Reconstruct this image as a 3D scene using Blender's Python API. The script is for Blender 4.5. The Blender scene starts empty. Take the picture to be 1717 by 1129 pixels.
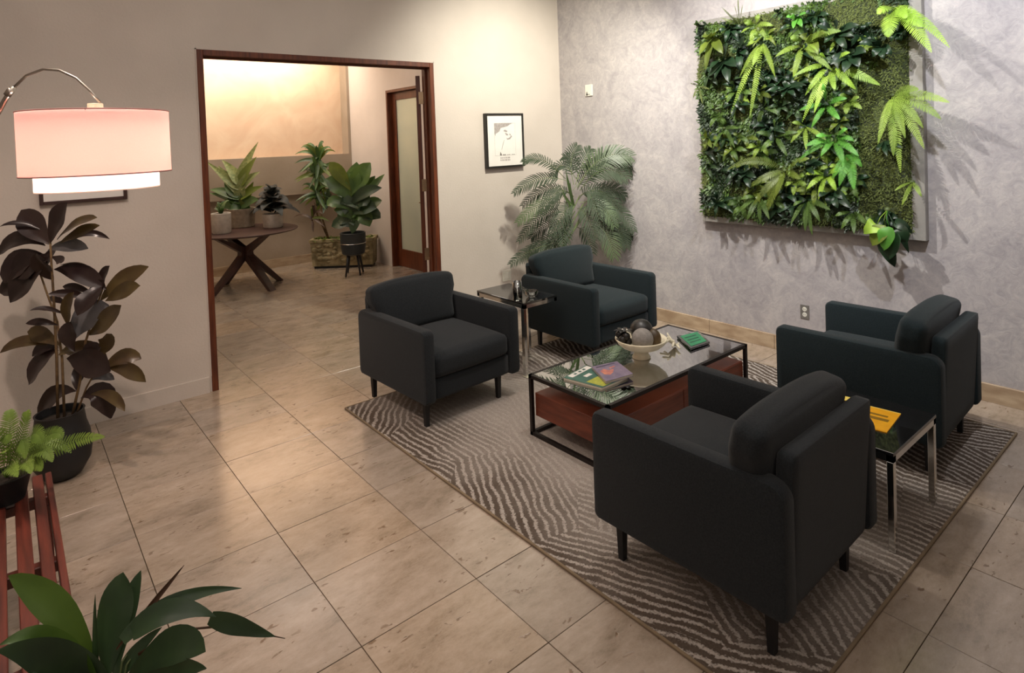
import bpy, bmesh, math, random
from mathutils import Vector, Matrix
from math import sin, cos, pi, radians
random.seed(7)
SC = bpy.context.scene
COL = SC.collection

# ------------------------------------------------------------------ camera
W, H = 1717.0, 1129.0
YAW, PIT, ROL = 0.8820, -0.02428, -0.03608
FPX, PX, PY = 1041.6, 857.35, 257.7
CAMP = Vector((-4.978, -5.1286, 1.85))
fwd = Vector((cos(YAW)*cos(PIT), sin(YAW)*cos(PIT), sin(PIT)))
rt0 = Vector((sin(YAW), -cos(YAW), 0.0)); up0 = rt0.cross(fwd)
RT = rt0*cos(ROL)+up0*sin(ROL); UP = -rt0*sin(ROL)+up0*cos(ROL)
cam_d = bpy.data.cameras.new('camera'); cam = bpy.data.objects.new('camera', cam_d); COL.objects.link(cam)
cam.matrix_world = Matrix(((RT.x, UP.x, -fwd.x, CAMP.x), (RT.y, UP.y, -fwd.y, CAMP.y), (RT.z, UP.z, -fwd.z, CAMP.z), (0, 0, 0, 1)))
cam_d.sensor_fit = 'HORIZONTAL'; cam_d.sensor_width = 36.0; cam_d.lens = FPX/W*36.0
cam_d.shift_x = (W/2-PX)/W; cam_d.shift_y = (PY-H/2)/W
cam_d.clip_start = 0.05
SC.camera = cam

# ------------------------------------------------------------------ world, lights, exposure
SC.view_settings.view_transform = 'Standard'; SC.view_settings.look = 'None'
SC.view_settings.gamma = 1.0; SC.view_settings.use_curve_mapping = False
SC.view_settings.exposure = 0.0
wd = bpy.data.worlds.new('world'); SC.world = wd; wd.use_nodes = True
wd.node_tree.nodes['Background'].inputs[0].default_value = (0.9, 0.85, 0.8, 1); wd.node_tree.nodes['Background'].inputs[1].default_value = 0.1

def light(name, kind, loc, power, color, aim=None, **kw):
    d = bpy.data.lights.new(name, kind); d.energy = power; d.color = color
    for k, v in kw.items(): setattr(d, k, v)
    o = bpy.data.objects.new(name, d); COL.objects.link(o); o.location = loc
    if aim is not None:
        o.rotation_euler = (Vector(aim)-Vector(loc)).to_track_quat('-Z', 'Y').to_euler()
    return o
WARM = (1.0, 0.80, 0.60); NEUT = (1.0, 0.93, 0.86); COOL = (0.90, 0.93, 1.0)
# two ceiling spots washing the living wall
light('spot_living_wall', 'SPOT', (-1.75, -2.35, 3.6), 330, (1.0, 0.97, 0.90), (0, -2.5, 1.7), spot_size=radians(105), spot_blend=1.0, shadow_soft_size=0.03)
light('spot_living_wall', 'SPOT', (-1.75, -4.35, 3.6), 250, COOL, (0, -3.5, 2.1), spot_size=radians(105), spot_blend=1.0, shadow_soft_size=0.04)
light('spot_picture', 'SPOT', (-1.25, -1.9, 3.6), 390, (1.0, 0.96, 0.82), (-0.6, 0, 1.5), spot_size=radians(105), spot_blend=1.0, shadow_soft_size=0.05)
light('spot_plant', 'SPOT', (-5.0, -2.3, 3.6), 150, (1.0, 0.80, 0.68), (-4.4, -1.2, 0.0), spot_size=radians(95), spot_blend=0.9, shadow_soft_size=0.05)
light('spot_seat', 'SPOT', (-2.2, -2.8, 3.6), 90, NEUT, (-2.2, -2.6, 0.0), spot_size=radians(95), spot_blend=0.9, shadow_soft_size=0.08)
light('ceiling_fill', 'AREA', (-3.4, -3.0, 3.6), 62, (1.0, 0.90, 0.82), (-3.4, -3.0, 0), shape='RECTANGLE', size=4.5, size_y=4.5)
light('ceiling_fill_rear', 'AREA', (-5.6, -6.0, 2.9), 16, (1.0, 0.88, 0.80), (-2.5, -2.0, 0.8), shape='RECTANGLE', size=1.8, size_y=1.2)
light('niche_strip', 'AREA', (-2.3, 4.0, 3.62), 72, (1.0, 0.87, 0.72), (-2.3, 4.9, 2.3), shape='RECTANGLE', size=2.6, size_y=0.25)
light('alcove_ceiling', 'AREA', (-2.3, 2.2, 3.55), 30, (1.0, 0.91, 0.82), (-1.2, 3.2, 0.6), shape='RECTANGLE', size=1.6, size_y=1.6)

# ------------------------------------------------------------------ pixel helpers (only used on real planes / at real depths)
def ray(px, py): return fwd + RT*((px-PX)/FPX) - UP*((py-PY)/FPX)
def at(px, py, z=0.0, axis=2):
    d = ray(px, py); return CAMP + d*((z-CAMP[axis])/d[axis])
def dp(px, py, ref, off=0.0):
    d = ray(px, py); return CAMP + d*((Vector(ref)-CAMP).dot(fwd)+off)

# ------------------------------------------------------------------ materials
def lin(c):
    return tuple(((x/12.92) if x <= 0.04045 else ((x+0.055)/1.055)**2.4) for x in c)
def C8(r, g, b): return lin((r/255, g/255, b/255))
class NT:
    def __init__(s, m): s.t = m.node_tree; s.n = s.t.nodes; s.l = s.t.links
    def N(s, typ, **kw):
        x = s.n.new(typ)
        for k, v in kw.items():
            if k.startswith('i_'): x.inputs[k[2:]].default_value = v
            elif k.startswith('I'): x.inputs[int(k[1:])].default_value = v
            else: setattr(x, k, v)
        return x
    def L(s, a, b): s.l.new(a, b)
    def ramp(s, fac, stops):
        r = s.N('ShaderNodeValToRGB'); e = r.color_ramp.elements
        while len(e) < len(stops): e.new(0.5)
        for q, (p_, c) in zip(e, stops):
            q.position = p_; q.color = (*c, 1) if len(c) == 3 else c
        s.L(fac, r.inputs[0]); return r.outputs[0]
    def math(s, op, a, b=None, c=None):
        x = s.N('ShaderNodeMath', operation=op)
        for i, v in enumerate((a, b, c)):
            if v is None: continue
            if hasattr(v, 'links'): s.L(v, x.inputs[i])
            else: x.inputs[i].default_value = v
        return x.outputs[0]
def mat(name, color, rough=0.6, metal=0.0, color2=None, nscale=8.0, namt=0.5, bump=0.0, bscale=40.0, stretch=(1, 1, 1), spec=0.5, trans=0.0, sheen=0.0, emis=None, estr=0.0, rand=0.0, coat=0.0, detail=4.0, ior=None, alpha=None):
    m = bpy.data.materials.new(name); m.use_nodes = True; t = NT(m); b = t.n['Principled BSDF']
    b.inputs['Roughness'].default_value = rough; b.inputs['Metallic'].default_value = metal
    b.inputs['Specular IOR Level'].default_value = spec; b.inputs['Transmission Weight'].default_value = trans
    if sheen: b.inputs['Sheen Weight'].default_value = sheen; b.inputs['Sheen Roughness'].default_value = 0.5
    if coat: b.inputs['Coat Weight'].default_value = coat
    if ior: b.inputs['IOR'].default_value = ior
    if emis: b.inputs['Emission Color'].default_value = (*emis, 1); b.inputs['Emission Strength'].default_value = estr
    tc = t.N('ShaderNodeTexCoord'); mp = t.N('ShaderNodeMapping'); mp.inputs['Scale'].default_value = stretch
    t.L(tc.outputs['Object'], mp.inputs[0])
    n1 = t.N('ShaderNodeTexNoise', i_Scale=nscale, i_Detail=detail); t.L(mp.outputs[0], n1.inputs['Vector'])
    c2 = color2 if color2 else tuple(x*0.72 for x in color)
    lo = 0.5-0.5*min(1.0, 0.6/max(namt, 0.01))*0.5; 
    col = t.ramp(n1.outputs[0], [(0.32, c2), (0.68, color)])
    if rand:
        oi = t.N('ShaderNodeObjectInfo'); hs = t.N('ShaderNodeHueSaturation')
        t.L(t.math('MULTIPLY_ADD', oi.outputs['Random'], rand, 1-rand/2), hs.inputs['Value']); t.L(col, hs.inputs['Color']); col = hs.outputs[0]
    t.L(col, b.inputs['Base Color'])
    if bump:
        n2 = t.N('ShaderNodeTexNoise', i_Scale=bscale, i_Detail=5.0); t.L(mp.outputs[0], n2.inputs['Vector'])
        bp = t.N('ShaderNodeBump', i_Strength=bump, i_Distance=0.01); t.L(n2.outputs[0], bp.inputs['Height']); t.L(bp.outputs[0], b.inputs['Normal'])
    return m
M = {}
M['wallA'] = mat('painted_plaster', C8(206, 196, 186), 0.75, color2=C8(198, 188, 178), nscale=2.0, bump=0.12, bscale=60)
M['wallIn'] = mat('alcove_plaster', C8(216, 206, 198), 0.7, color2=C8(206, 196, 188), nscale=1.5, bump=0.15, bscale=25)
M['wallBack'] = mat('alcove_brown_plaster', C8(172, 156, 138), 0.7, color2=C8(158, 142, 122), nscale=2.0, bump=0.15, bscale=25)
M['ceil'] = mat('ceiling_paint', C8(215, 210, 202), 0.85, nscale=1.0, color2=C8(208, 202, 195))
M['frame_wood'] = mat('red_brown_wood', C8(112, 58, 32), 0.4, color2=C8(78, 36, 20), nscale=5, stretch=(10, 10, 0.7), bump=0.05)
M['table_wood'] = mat('dark_walnut', C8(70, 42, 34), 0.45, color2=C8(46, 26, 24), nscale=6, stretch=(1, 6, 1))
M['box_wood'] = mat('walnut_veneer', C8(124, 62, 40), 0.38, color2=C8(92, 42, 26), nscale=4, stretch=(1.2, 1.2, 9), bump=0.04)
M['slat_wood'] = mat('mahogany_slats', C8(100, 44, 32), 0.4, color2=C8(64, 26, 20), nscale=5, stretch=(10, 0.8, 10), bump=0.05)
M['fabric'] = mat('charcoal_weave', C8(43, 47, 50), 0.95, color2=C8(33, 36, 39), nscale=160, bump=0.35, bscale=420, sheen=0.12, spec=0.1)
M['fabric_cool_cast'] = mat('charcoal_weave_cool_cast', C8(34, 44, 47), 0.95, color2=C8(26, 35, 38), nscale=160, bump=0.35, bscale=420, sheen=0.12, spec=0.1)  # charcoal weave again, cool white-balance cast of the light put into its colour
M['black_metal'] = mat('black_metal', C8(36, 28, 26), 0.45, metal=0.3)
M['leg_metal'] = mat('black_leg', C8(26, 26, 28), 0.5)
M['chrome'] = mat('chrome', (0.72, 0.72, 0.70), 0.12, metal=1.0, color2=(0.66, 0.66, 0.64))
M['steel'] = mat('brushed_nickel', (0.42, 0.38, 0.33), 0.32, metal=1.0, color2=(0.36, 0.33, 0.29))
M['blackglass'] = mat('black_glass', (0.012, 0.012, 0.013), 0.04, color2=(0.01, 0.01, 0.01), spec=0.9, ior=1.9)
M['brass'] = mat('brass_hinge', C8(168, 142, 112), 0.35, metal=0.7)
M['plastic'] = mat('white_plastic', C8(225, 222, 210), 0.4, color2=C8(215, 212, 200))
M['dark'] = mat('dark_slot', C8(60, 56, 50), 0.6)
M['greyplate'] = mat('grey_cover_plate', C8(118, 114, 108), 0.45)
M['cream'] = mat('cream_ceramic', C8(226, 216, 190), 0.35, color2=C8(206, 194, 164), nscale=14, bump=0.05)
M['white_cer'] = mat('white_ceramic', C8(206, 198, 186), 0.45, color2=C8(188, 180, 168), nscale=20, bump=0.06)
M['pot_grey'] = mat('grey_concrete_pot', C8(160, 146, 126), 0.7, color2=C8(134, 120, 102), nscale=20, bump=0.1)
M['pot_black'] = mat('black_plastic_pot', C8(24, 24, 26), 0.55)
M['pot_teal'] = mat('dark_slate_pot', C8(42, 48, 50), 0.5)
M['basket'] = mat('woven_basket', C8(120, 100, 66), 0.85, color2=C8(70, 56, 34), nscale=50, bump=0.4, bscale=80)
M['soil'] = mat('soil', C8(52, 42, 32), 0.95, color2=C8(30, 24, 18), nscale=40, bump=0.5)
M['stone'] = mat('carved_stone', C8(168, 154, 118), 0.9, color2=C8(104, 92, 62), nscale=9, bump=0.9, bscale=14, detail=6)
M['stem'] = mat('woody_stem', C8(120, 96, 62), 0.8, color2=C8(84, 64, 42), nscale=30)
M['greenstem'] = mat('green_stem', C8(92, 104, 58), 0.6, color2=C8(70, 84, 44))
def leafm(name, c, c2, rough=0.4, tr=0.15, rand=0.35, nscale=6):
    m = mat(name, c, rough, color2=c2, nscale=nscale, rand=rand, spec=0.5)
    t = NT(m); b = t.n['Principled BSDF']; o = t.n['Material Output']
    tl = t.N('ShaderNodeBsdfTranslucent'); tl.inputs[0].default_value = (*[min(1, x*1.6) for x in c], 1)
    mx = t.N('ShaderNodeMixShader'); mx.inputs[0].default_value = tr
    t.L(b.outputs[0], mx.inputs[1]); t.L(tl.outputs[0], mx.inputs[2]); t.L(mx.outputs[0], o.inputs[0]); return m
M['rubber'] = leafm('burgundy_leaf', C8(54, 42, 38), C8(36, 24, 25), 0.28, 0.08)
M['rubber_olive'] = leafm('olive_burgundy_leaf', C8(92, 78, 46), C8(62, 46, 34), 0.32, 0.12)
M['rubber_grey'] = leafm('glossy_grey_leaf', C8(112, 112, 116), C8(66, 62, 60), 0.25, 0.05)
M['fg'] = leafm('dark_green_leaf', C8(58, 82, 50), C8(38, 54, 40), 0.42, 0.12)
M['fg_bright'] = leafm('mid_green_leaf', C8(88, 118, 46), C8(54, 84, 36), 0.45, 0.2)
M['fg_brown'] = leafm('brown_leaf_edge', C8(84, 58, 36), C8(54, 36, 26), 0.5, 0.05)
M['fern'] = leafm('fern_green', C8(150, 176, 70), C8(104, 132, 48), 0.55, 0.25)
M['bench_fern'] = leafm('bench_fern_green', C8(120, 146, 58), C8(78, 102, 40), 0.6, 0.2)
M['lime'] = leafm('lime_fern', C8(172, 206, 78), C8(120, 158, 48), 0.5, 0.25)
M['kelly'] = leafm('bright_green_fern', C8(108, 176, 66), C8(70, 128, 44), 0.5, 0.25)
M['wallgreen'] = leafm('mid_wall_fern', C8(94, 122, 52), C8(56, 80, 34), 0.5, 0.2)
M['darkleaf'] = leafm('dark_glossy_leaf', C8(36, 62, 36), C8(16, 30, 20), 0.42, 0.06)
M['olive'] = leafm('olive_leaf', C8(112, 128, 46), C8(74, 88, 34), 0.45, 0.2)
M['moss'] = leafm('moss_green', C8(100, 110, 56), C8(78, 88, 42), 0.9, 0.1, rand=0.1)
M['mossb'] = mat('moss_base', C8(58, 66, 34), 0.95, color2=C8(32, 38, 20), nscale=14, bump=1.0, bscale=50)
M['tuft_dark'] = leafm('dark_tufts', C8(54, 76, 42), C8(24, 38, 24), 0.5, 0.1)
M['tuft_pale'] = leafm('pale_tufts', C8(124, 146, 98), C8(74, 100, 60), 0.5, 0.1)
M['palm'] = leafm('palm_light_greyed', C8(76, 86, 70), C8(50, 60, 44), 0.7, 0.06)  # grey tone of the lighting is put into the leaf colour
M['palm'].node_tree.nodes['Principled BSDF'].inputs['Specular IOR Level'].default_value = 0.12
M['palm_green'] = leafm('palm_green', C8(84, 102, 62), C8(56, 72, 40), 0.45, 0.1)
M['alc_pale'] = leafm('variegated_leaf', C8(150, 156, 100), C8(92, 112, 58), 0.45, 0.15, nscale=30)
M['alc_green'] = leafm('alcove_green_leaf', C8(80, 112, 52), C8(46, 66, 34), 0.4, 0.15)
M['alc_dark'] = leafm('blackish_leaf', C8(30, 38, 34), C8(16, 18, 18), 0.62, 0.05)
M['paper'] = mat('mat_board', C8(232, 228, 222), 0.8, color2=C8(226, 222, 216))
M['print_grey'] = mat('print_grey', C8(176, 168, 164), 0.8, nscale=60)
M['print_line'] = mat('print_line', C8(206, 202, 196), 0.8)
M['print_dark'] = mat('print_dark', C8(120, 114, 108), 0.8, nscale=90)
M['pic_frame'] = mat('black_frame', C8(30, 28, 24), 0.4)
M['pic_frame2'] = mat('dark_brown_frame', C8(64, 42, 38), 0.4)
M['ball'] = mat('grey_felt_ball', C8(150, 144, 138), 0.9, color2=C8(130, 124, 118), nscale=60, bump=0.3, bscale=200)
M['darkobj'] = mat('dark_bronze', C8(50, 46, 42), 0.4, color2=C8(30, 28, 26), nscale=12)
M['brownobj'] = mat('brown_seed_pod', C8(88, 66, 34), 0.5, color2=C8(40, 32, 24), nscale=9)
M['bead'] = mat('pale_bone_beads', C8(224, 214, 188), 0.5)
M['teal'] = mat('teal_cover', C8(70, 116, 102), 0.35, color2=C8(50, 92, 84), nscale=20)
M['yellowg'] = mat('yellow_green_print', C8(190, 190, 70), 0.35, color2=C8(150, 160, 60), nscale=60)
M['yellow'] = mat('yellow_cover', C8(240, 178, 28), 0.5, color2=C8(228, 160, 16), nscale=20)
M['yellow_pale'] = mat('pale_yellow_card', C8(240, 216, 110), 0.5, color2=C8(236, 206, 96))
M['yellow_dark'] = mat('ochre_print', C8(150, 112, 20), 0.5)
M['purple'] = mat('lilac_cover', C8(142, 128, 148), 0.35, color2=C8(112, 100, 128), nscale=30)
M['orange'] = mat('orange_print', C8(230, 148, 110), 0.4, color2=C8(170, 100, 110), nscale=40)
M['purple_dark'] = mat('purple_spine', C8(70, 58, 86), 0.4)
M['page'] = mat('page_edges', C8(200, 190, 172), 0.8, nscale=200, stretch=(1, 1, 8))
M['emerald'] = mat('emerald_sheet', C8(30, 132, 84), 0.35, color2=C8(24, 116, 74))
M['emerald_d'] = mat('dark_green_print', C8(14, 84, 58), 0.4)
M['candle'] = mat('brown_candle', C8(96, 84, 66), 0.5)
M['glidewhite'] = mat('white_foot', C8(214, 208, 184), 0.4)

def glassm(name, tint=(0.9, 0.95, 0.92), rough=0.02, mixf=1.3, base=0.03):
    m = bpy.data.materials.new(name); m.use_nodes = True; t = NT(m); o = t.n['Material Output']; t.n.remove(t.n['Principled BSDF'])
    tr = t.N('ShaderNodeBsdfTransparent'); tr.inputs[0].default_value = (*tint, 1)
    gl = t.N('ShaderNodeBsdfGlossy'); gl.inputs[0].default_value = (1, 1, 1, 1); gl.inputs['Roughness'].default_value = rough
    fr = t.N('ShaderNodeFresnel'); fr.inputs[0].default_value = 1.5
    f2 = t.math('MULTIPLY_ADD', fr.outputs[0], mixf, base)
    mx = t.N('ShaderNodeMixShader'); t.L(f2, mx.inputs[0]); t.L(tr.outputs[0], mx.inputs[1]); t.L(gl.outputs[0], mx.inputs[2]); t.L(mx.outputs[0], o.inputs[0])
    return m
M['glass'] = glassm('table_glass', (0.84, 0.82, 0.76), 0.015, 1.8, 0.32)
M['clear'] = glassm('clear_glass', (0.93, 0.94, 0.9), 0.03, 1.2, 0.10)
M['frost'] = mat('frosted_glass', C8(224, 226, 206), 0.32, color2=C8(206, 212, 196), nscale=1.2, trans=0.45, spec=0.5)

# venetian plaster
def plaster():
    m = bpy.data.materials.new('venetian_plaster'); m.use_nodes = True; t = NT(m); b = t.n['Principled BSDF']
    tc = t.N('ShaderNodeTexCoord'); n1 = t.N('ShaderNodeTexNoise', i_Scale=2.6, i_Detail=9.0, i_Roughness=0.7, i_Distortion=1.0); t.L(tc.outputs['Object'], n1.inputs['Vector'])
    n2 = t.N('ShaderNodeTexNoise', i_Scale=13.0, i_Detail=8.0, i_Roughness=0.7, i_Distortion=1.6); t.L(tc.outputs['Object'], n2.inputs['Vector'])
    s = t.math('MULTIPLY_ADD', n2.outputs[0], 0.45, t.math('MULTIPLY', n1.outputs[0], 0.55))
    c = t.ramp(s, [(0.36, C8(150, 145, 147)), (0.5, C8(170, 164, 164)), (0.64, C8(190, 184, 180))])
    t.L(c, b.inputs['Base Color']); b.inputs['Roughness'].default_value = 0.55
    bp = t.N('ShaderNodeBump', i_Strength=0.22, i_Distance=0.012); t.L(n2.outputs[0], bp.inputs['Height']); t.L(bp.outputs[0], b.inputs['Normal'])
    return m
M['wallB'] = plaster()
def niche():
    m = bpy.data.materials.new('waxed_plaster'); m.use_nodes = True; t = NT(m); b = t.n['Principled BSDF']
    tc = t.N('ShaderNodeTexCoord'); n1 = t.N('ShaderNodeTexNoise', i_Scale=1.8, i_Detail=7.0, i_Distortion=1.8); t.L(tc.outputs['Object'], n1.inputs['Vector'])
    c = t.ramp(n1.outputs[0], [(0.34, C8(218, 186, 158)), (0.66, C8(228, 202, 174))])
    t.L(c, b.inputs['Base Color']); b.inputs['Roughness'].default_value = 0.5
    bp = t.N('ShaderNodeBump', i_Strength=0.25, i_Distance=0.02); t.L(n1.outputs[0], bp.inputs['Height']); t.L(bp.outputs[0], b.inputs['Normal'])
    return m
M['niche'] = niche()
def travertine(name, shift=0.0):
    m = bpy.data.materials.new(name); m.use_nodes = True; t = NT(m); b = t.n['Principled BSDF']
    tc = t.N('ShaderNodeTexCoord'); oi = t.N('ShaderNodeObjectInfo'); ad = t.N('ShaderNodeVectorMath', operation='ADD')
    cb = t.N('ShaderNodeCombineXYZ'); r10 = t.math('MULTIPLY', oi.outputs['Random'], 37.0)
    t.L(r10, cb.inputs[0]); t.L(t.math('MULTIPLY', oi.outputs['Random'], 91.0), cb.inputs[1])
    t.L(tc.outputs['Object'], ad.inputs[0]); t.L(cb.outputs[0], ad.inputs[1])
    mp = t.N('ShaderNodeMapping'); mp.inputs['Scale'].default_value = (1.0, 2.0, 1.0); t.L(ad.outputs[0], mp.inputs[0])
    n1 = t.N('ShaderNodeTexNoise', i_Scale=3.4, i_Detail=10.0, i_Roughness=0.78, i_Distortion=0.15); t.L(mp.outputs[0], n1.inputs['Vector'])
    n2 = t.N('ShaderNodeTexNoise', i_Scale=11.0, i_Detail=4.0); t.L(mp.outputs[0], n2.inputs['Vector'])
    c = t.ramp(n1.outputs[0], [(0.32, C8(128, 110, 90)), (0.47, C8(156, 138, 118)), (0.68, C8(178, 160, 142))])
    hs = t.N('ShaderNodeHueSaturation'); t.L(t.math('MULTIPLY_ADD', oi.outputs['Random'], 0.14, 0.93), hs.inputs['Value'])
    t.L(t.math('MULTIPLY_ADD', oi.outputs['Random'], 0.2, 0.8), hs.inputs['Saturation']); t.L(c, hs.inputs['Color'])
    mp2 = t.N('ShaderNodeMapping'); mp2.inputs['Scale'].default_value = (1.0, 2.0, 1.0); t.L(ad.outputs[0], mp2.inputs[0])
    n3 = t.N('ShaderNodeTexNoise', i_Scale=19.0, i_Detail=5.0, i_Distortion=0.5); t.L(mp2.outputs[0], n3.inputs['Vector'])
    n4 = t.N('ShaderNodeTexNoise', i_Scale=3.2, i_Detail=2.0); t.L(mp2.outputs[0], n4.inputs['Vector'])
    pits = t.math('MULTIPLY', t.ramp(n3.outputs[0], [(0.62, (0, 0, 0)), (0.67, (1, 1, 1))]), t.ramp(n4.outputs[0], [(0.48, (0, 0, 0)), (0.60, (1, 1, 1))]))
    mx = t.N('ShaderNodeMixRGB'); t.L(t.math('MULTIPLY', pits, 0.75), mx.inputs[0]); t.L(hs.outputs[0], mx.inputs[1]); mx.inputs[2].default_value = (*C8(96, 68, 38), 1)
    t.L(mx.outputs[0], b.inputs['Base Color'])
    t.L(t.math('MULTIPLY_ADD', n2.outputs[0], 0.20, 0.12), b.inputs['Roughness']); b.inputs['Specular IOR Level'].default_value = 0.7; b.inputs['Coat Weight'].default_value = 0.55; b.inputs['Coat Roughness'].default_value = 0.17
    hgt = t.math('SUBTRACT', t.math('MULTIPLY', n1.outputs[0], 0.5), pits)
    bp = t.N('ShaderNodeBump', i_Strength=0.28, i_Distance=0.006); t.L(hgt, bp.inputs['Height']); t.L(bp.outputs[0], b.inputs['Normal'])
    return m
M['tile'] = travertine('travertine')
M['grout'] = mat('grout', C8(120, 102, 74), 0.9, color2=C8(94, 78, 54), nscale=20)
M['stonebase'] = mat('travertine_base', C8(186, 164, 136), 0.5, color2=C8(154, 130, 104), nscale=6, stretch=(1, 1, 3), bump=0.1)
def rugm():
    m = bpy.data.materials.new('striped_rug'); m.use_nodes = True; t = NT(m); b = t.n['Principled BSDF']
    tc = t.N('ShaderNodeTexCoord'); sep = t.N('ShaderNodeSeparateXYZ'); t.L(tc.outputs['Object'], sep.inputs[0])
    vo = t.N('ShaderNodeTexVoronoi', i_Scale=1.5); vo.inputs['Randomness'].default_value = 0.9; t.L(tc.outputs['Object'], vo.inputs['Vector'])
    sc = t.N('ShaderNodeSeparateColor'); t.L(vo.outputs['Color'], sc.inputs[0])
    ang = t.math('MULTIPLY_ADD', sc.outputs[0], 1.3, -0.75)
    wob = t.N('ShaderNodeTexNoise', i_Scale=5.0, i_Detail=4.0); t.L(tc.outputs['Object'], wob.inputs['Vector'])
    u = t.math('ADD', t.math('MULTIPLY', sep.outputs[0], t.math('COSINE', ang)), t.math('MULTIPLY', sep.outputs[1], t.math('SINE', ang)))
    u = t.math('MULTIPLY_ADD', wob.outputs[0], 0.08, u)
    s = t.math('SINE', t.math('MULTIPLY', u, 148.0))
    nz = t.N('ShaderNodeTexNoise', i_Scale=130.0, i_Detail=3.0); t.L(tc.outputs['Object'], nz.inputs['Vector'])
    s = t.math('ADD', s, t.math('MULTIPLY_ADD', nz.outputs[0], 3.4, -1.7))
    st = t.ramp(s, [(0.0, (0, 0, 0)), (0.75, (1, 1, 1))])
    # distressed centre: contrast grows towards the right and near edges
    mk = t.math('MAXIMUM', t.math('MULTIPLY_ADD', sep.outputs[0], 0.9, 0.2), t.math('MULTIPLY_ADD', sep.outputs[0], -1.2, -1.0))
    mk = t.math('MAXIMUM', mk, t.math('MULTIPLY_ADD', sep.outputs[1], -1.2, -1.45))
    nb = t.N('ShaderNodeTexNoise', i_Scale=2.2, i_Detail=3.0); t.L(tc.outputs['Object'], nb.inputs['Vector'])
    mk = t.math('ADD', mk, t.math('MULTIPLY_ADD', nb.outputs[0], 0.9, -0.30))
    mk = t.ramp(mk, [(0.05, (0.12, 0.12, 0.12)), (0.75, (0.95, 0.95, 0.95))])
    dark = t.N('ShaderNodeMixRGB'); dark.inputs[1].default_value = (*C8(176, 167, 158), 1); dark.inputs[2].default_value = (*C8(82, 70, 60), 1)
    inv = t.math('SUBTRACT', 1.0, st); t.L(t.math('MULTIPLY', inv, mk), dark.inputs[0])
    m2 = t.N('ShaderNodeMixRGB', blend_type='MULTIPLY'); m2.inputs[0].default_value = 0.5; t.L(dark.outputs[0], m2.inputs[1])
    t.L(t.ramp(nz.outputs[0], [(0.3, (0.6, 0.57, 0.56)), (0.7, (1.1, 1.1, 1.1))]), m2.inputs[2])
    t.L(m2.outputs[0], b.inputs['Base Color']); b.inputs['Roughness'].default_value = 0.95; b.inputs['Specular IOR Level'].default_value = 0.15
    bp = t.N('ShaderNodeBump', i_Strength=0.6, i_Distance=0.006); t.L(t.math('ADD', t.math('MULTIPLY', st, mk), nz.outputs[0]), bp.inputs['Height']); t.L(bp.outputs[0], b.inputs['Normal'])
    return m
M['rug'] = rugm()
def shadem(name, c, tr, e, es):
    m = bpy.data.materials.new(name); m.use_nodes = True; t = NT(m); o = t.n['Material Output']; b = t.n['Principled BSDF']
    b.inputs['Base Color'].default_value = (*c, 1); b.inputs['Roughness'].default_value = 0.9
    b.inputs['Emission Color'].default_value = (*e, 1); b.inputs['Emission Strength'].default_value = es
    w = t.N('ShaderNodeTexNoise', i_Scale=90.0); r = t.ramp(w.outputs[0], [(0.3, tuple(x*0.93 for x in c)), (0.7, c)]); t.L(r, b.inputs['Base Color'])
    tl = t.N('ShaderNodeBsdfTranslucent'); tl.inputs[0].default_value = (*c, 1)
    mx = t.N('ShaderNodeMixShader'); mx.inputs[0].default_value = tr; t.L(b.outputs[0], mx.inputs[1]); t.L(tl.outputs[0], mx.inputs[2]); t.L(mx.outputs[0], o.inputs[0]); return m
M['shade'] = shadem('pink_sheer_shade', C8(250, 206, 199), 0.52, C8(255, 184, 180), 0.38)
M['shade_in'] = shadem('cream_inner_shade', C8(250, 232, 220), 0.5, C8(255, 222, 208), 0.32)
M['shade_trim'] = mat('dusty_rose_trim', C8(190, 140, 134), 0.8)
M['bulb'] = mat('lit_bulb', (1, 0.85, 0.7), 0.5, emis=(1, 0.85, 0.68), estr=6.0)

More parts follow.
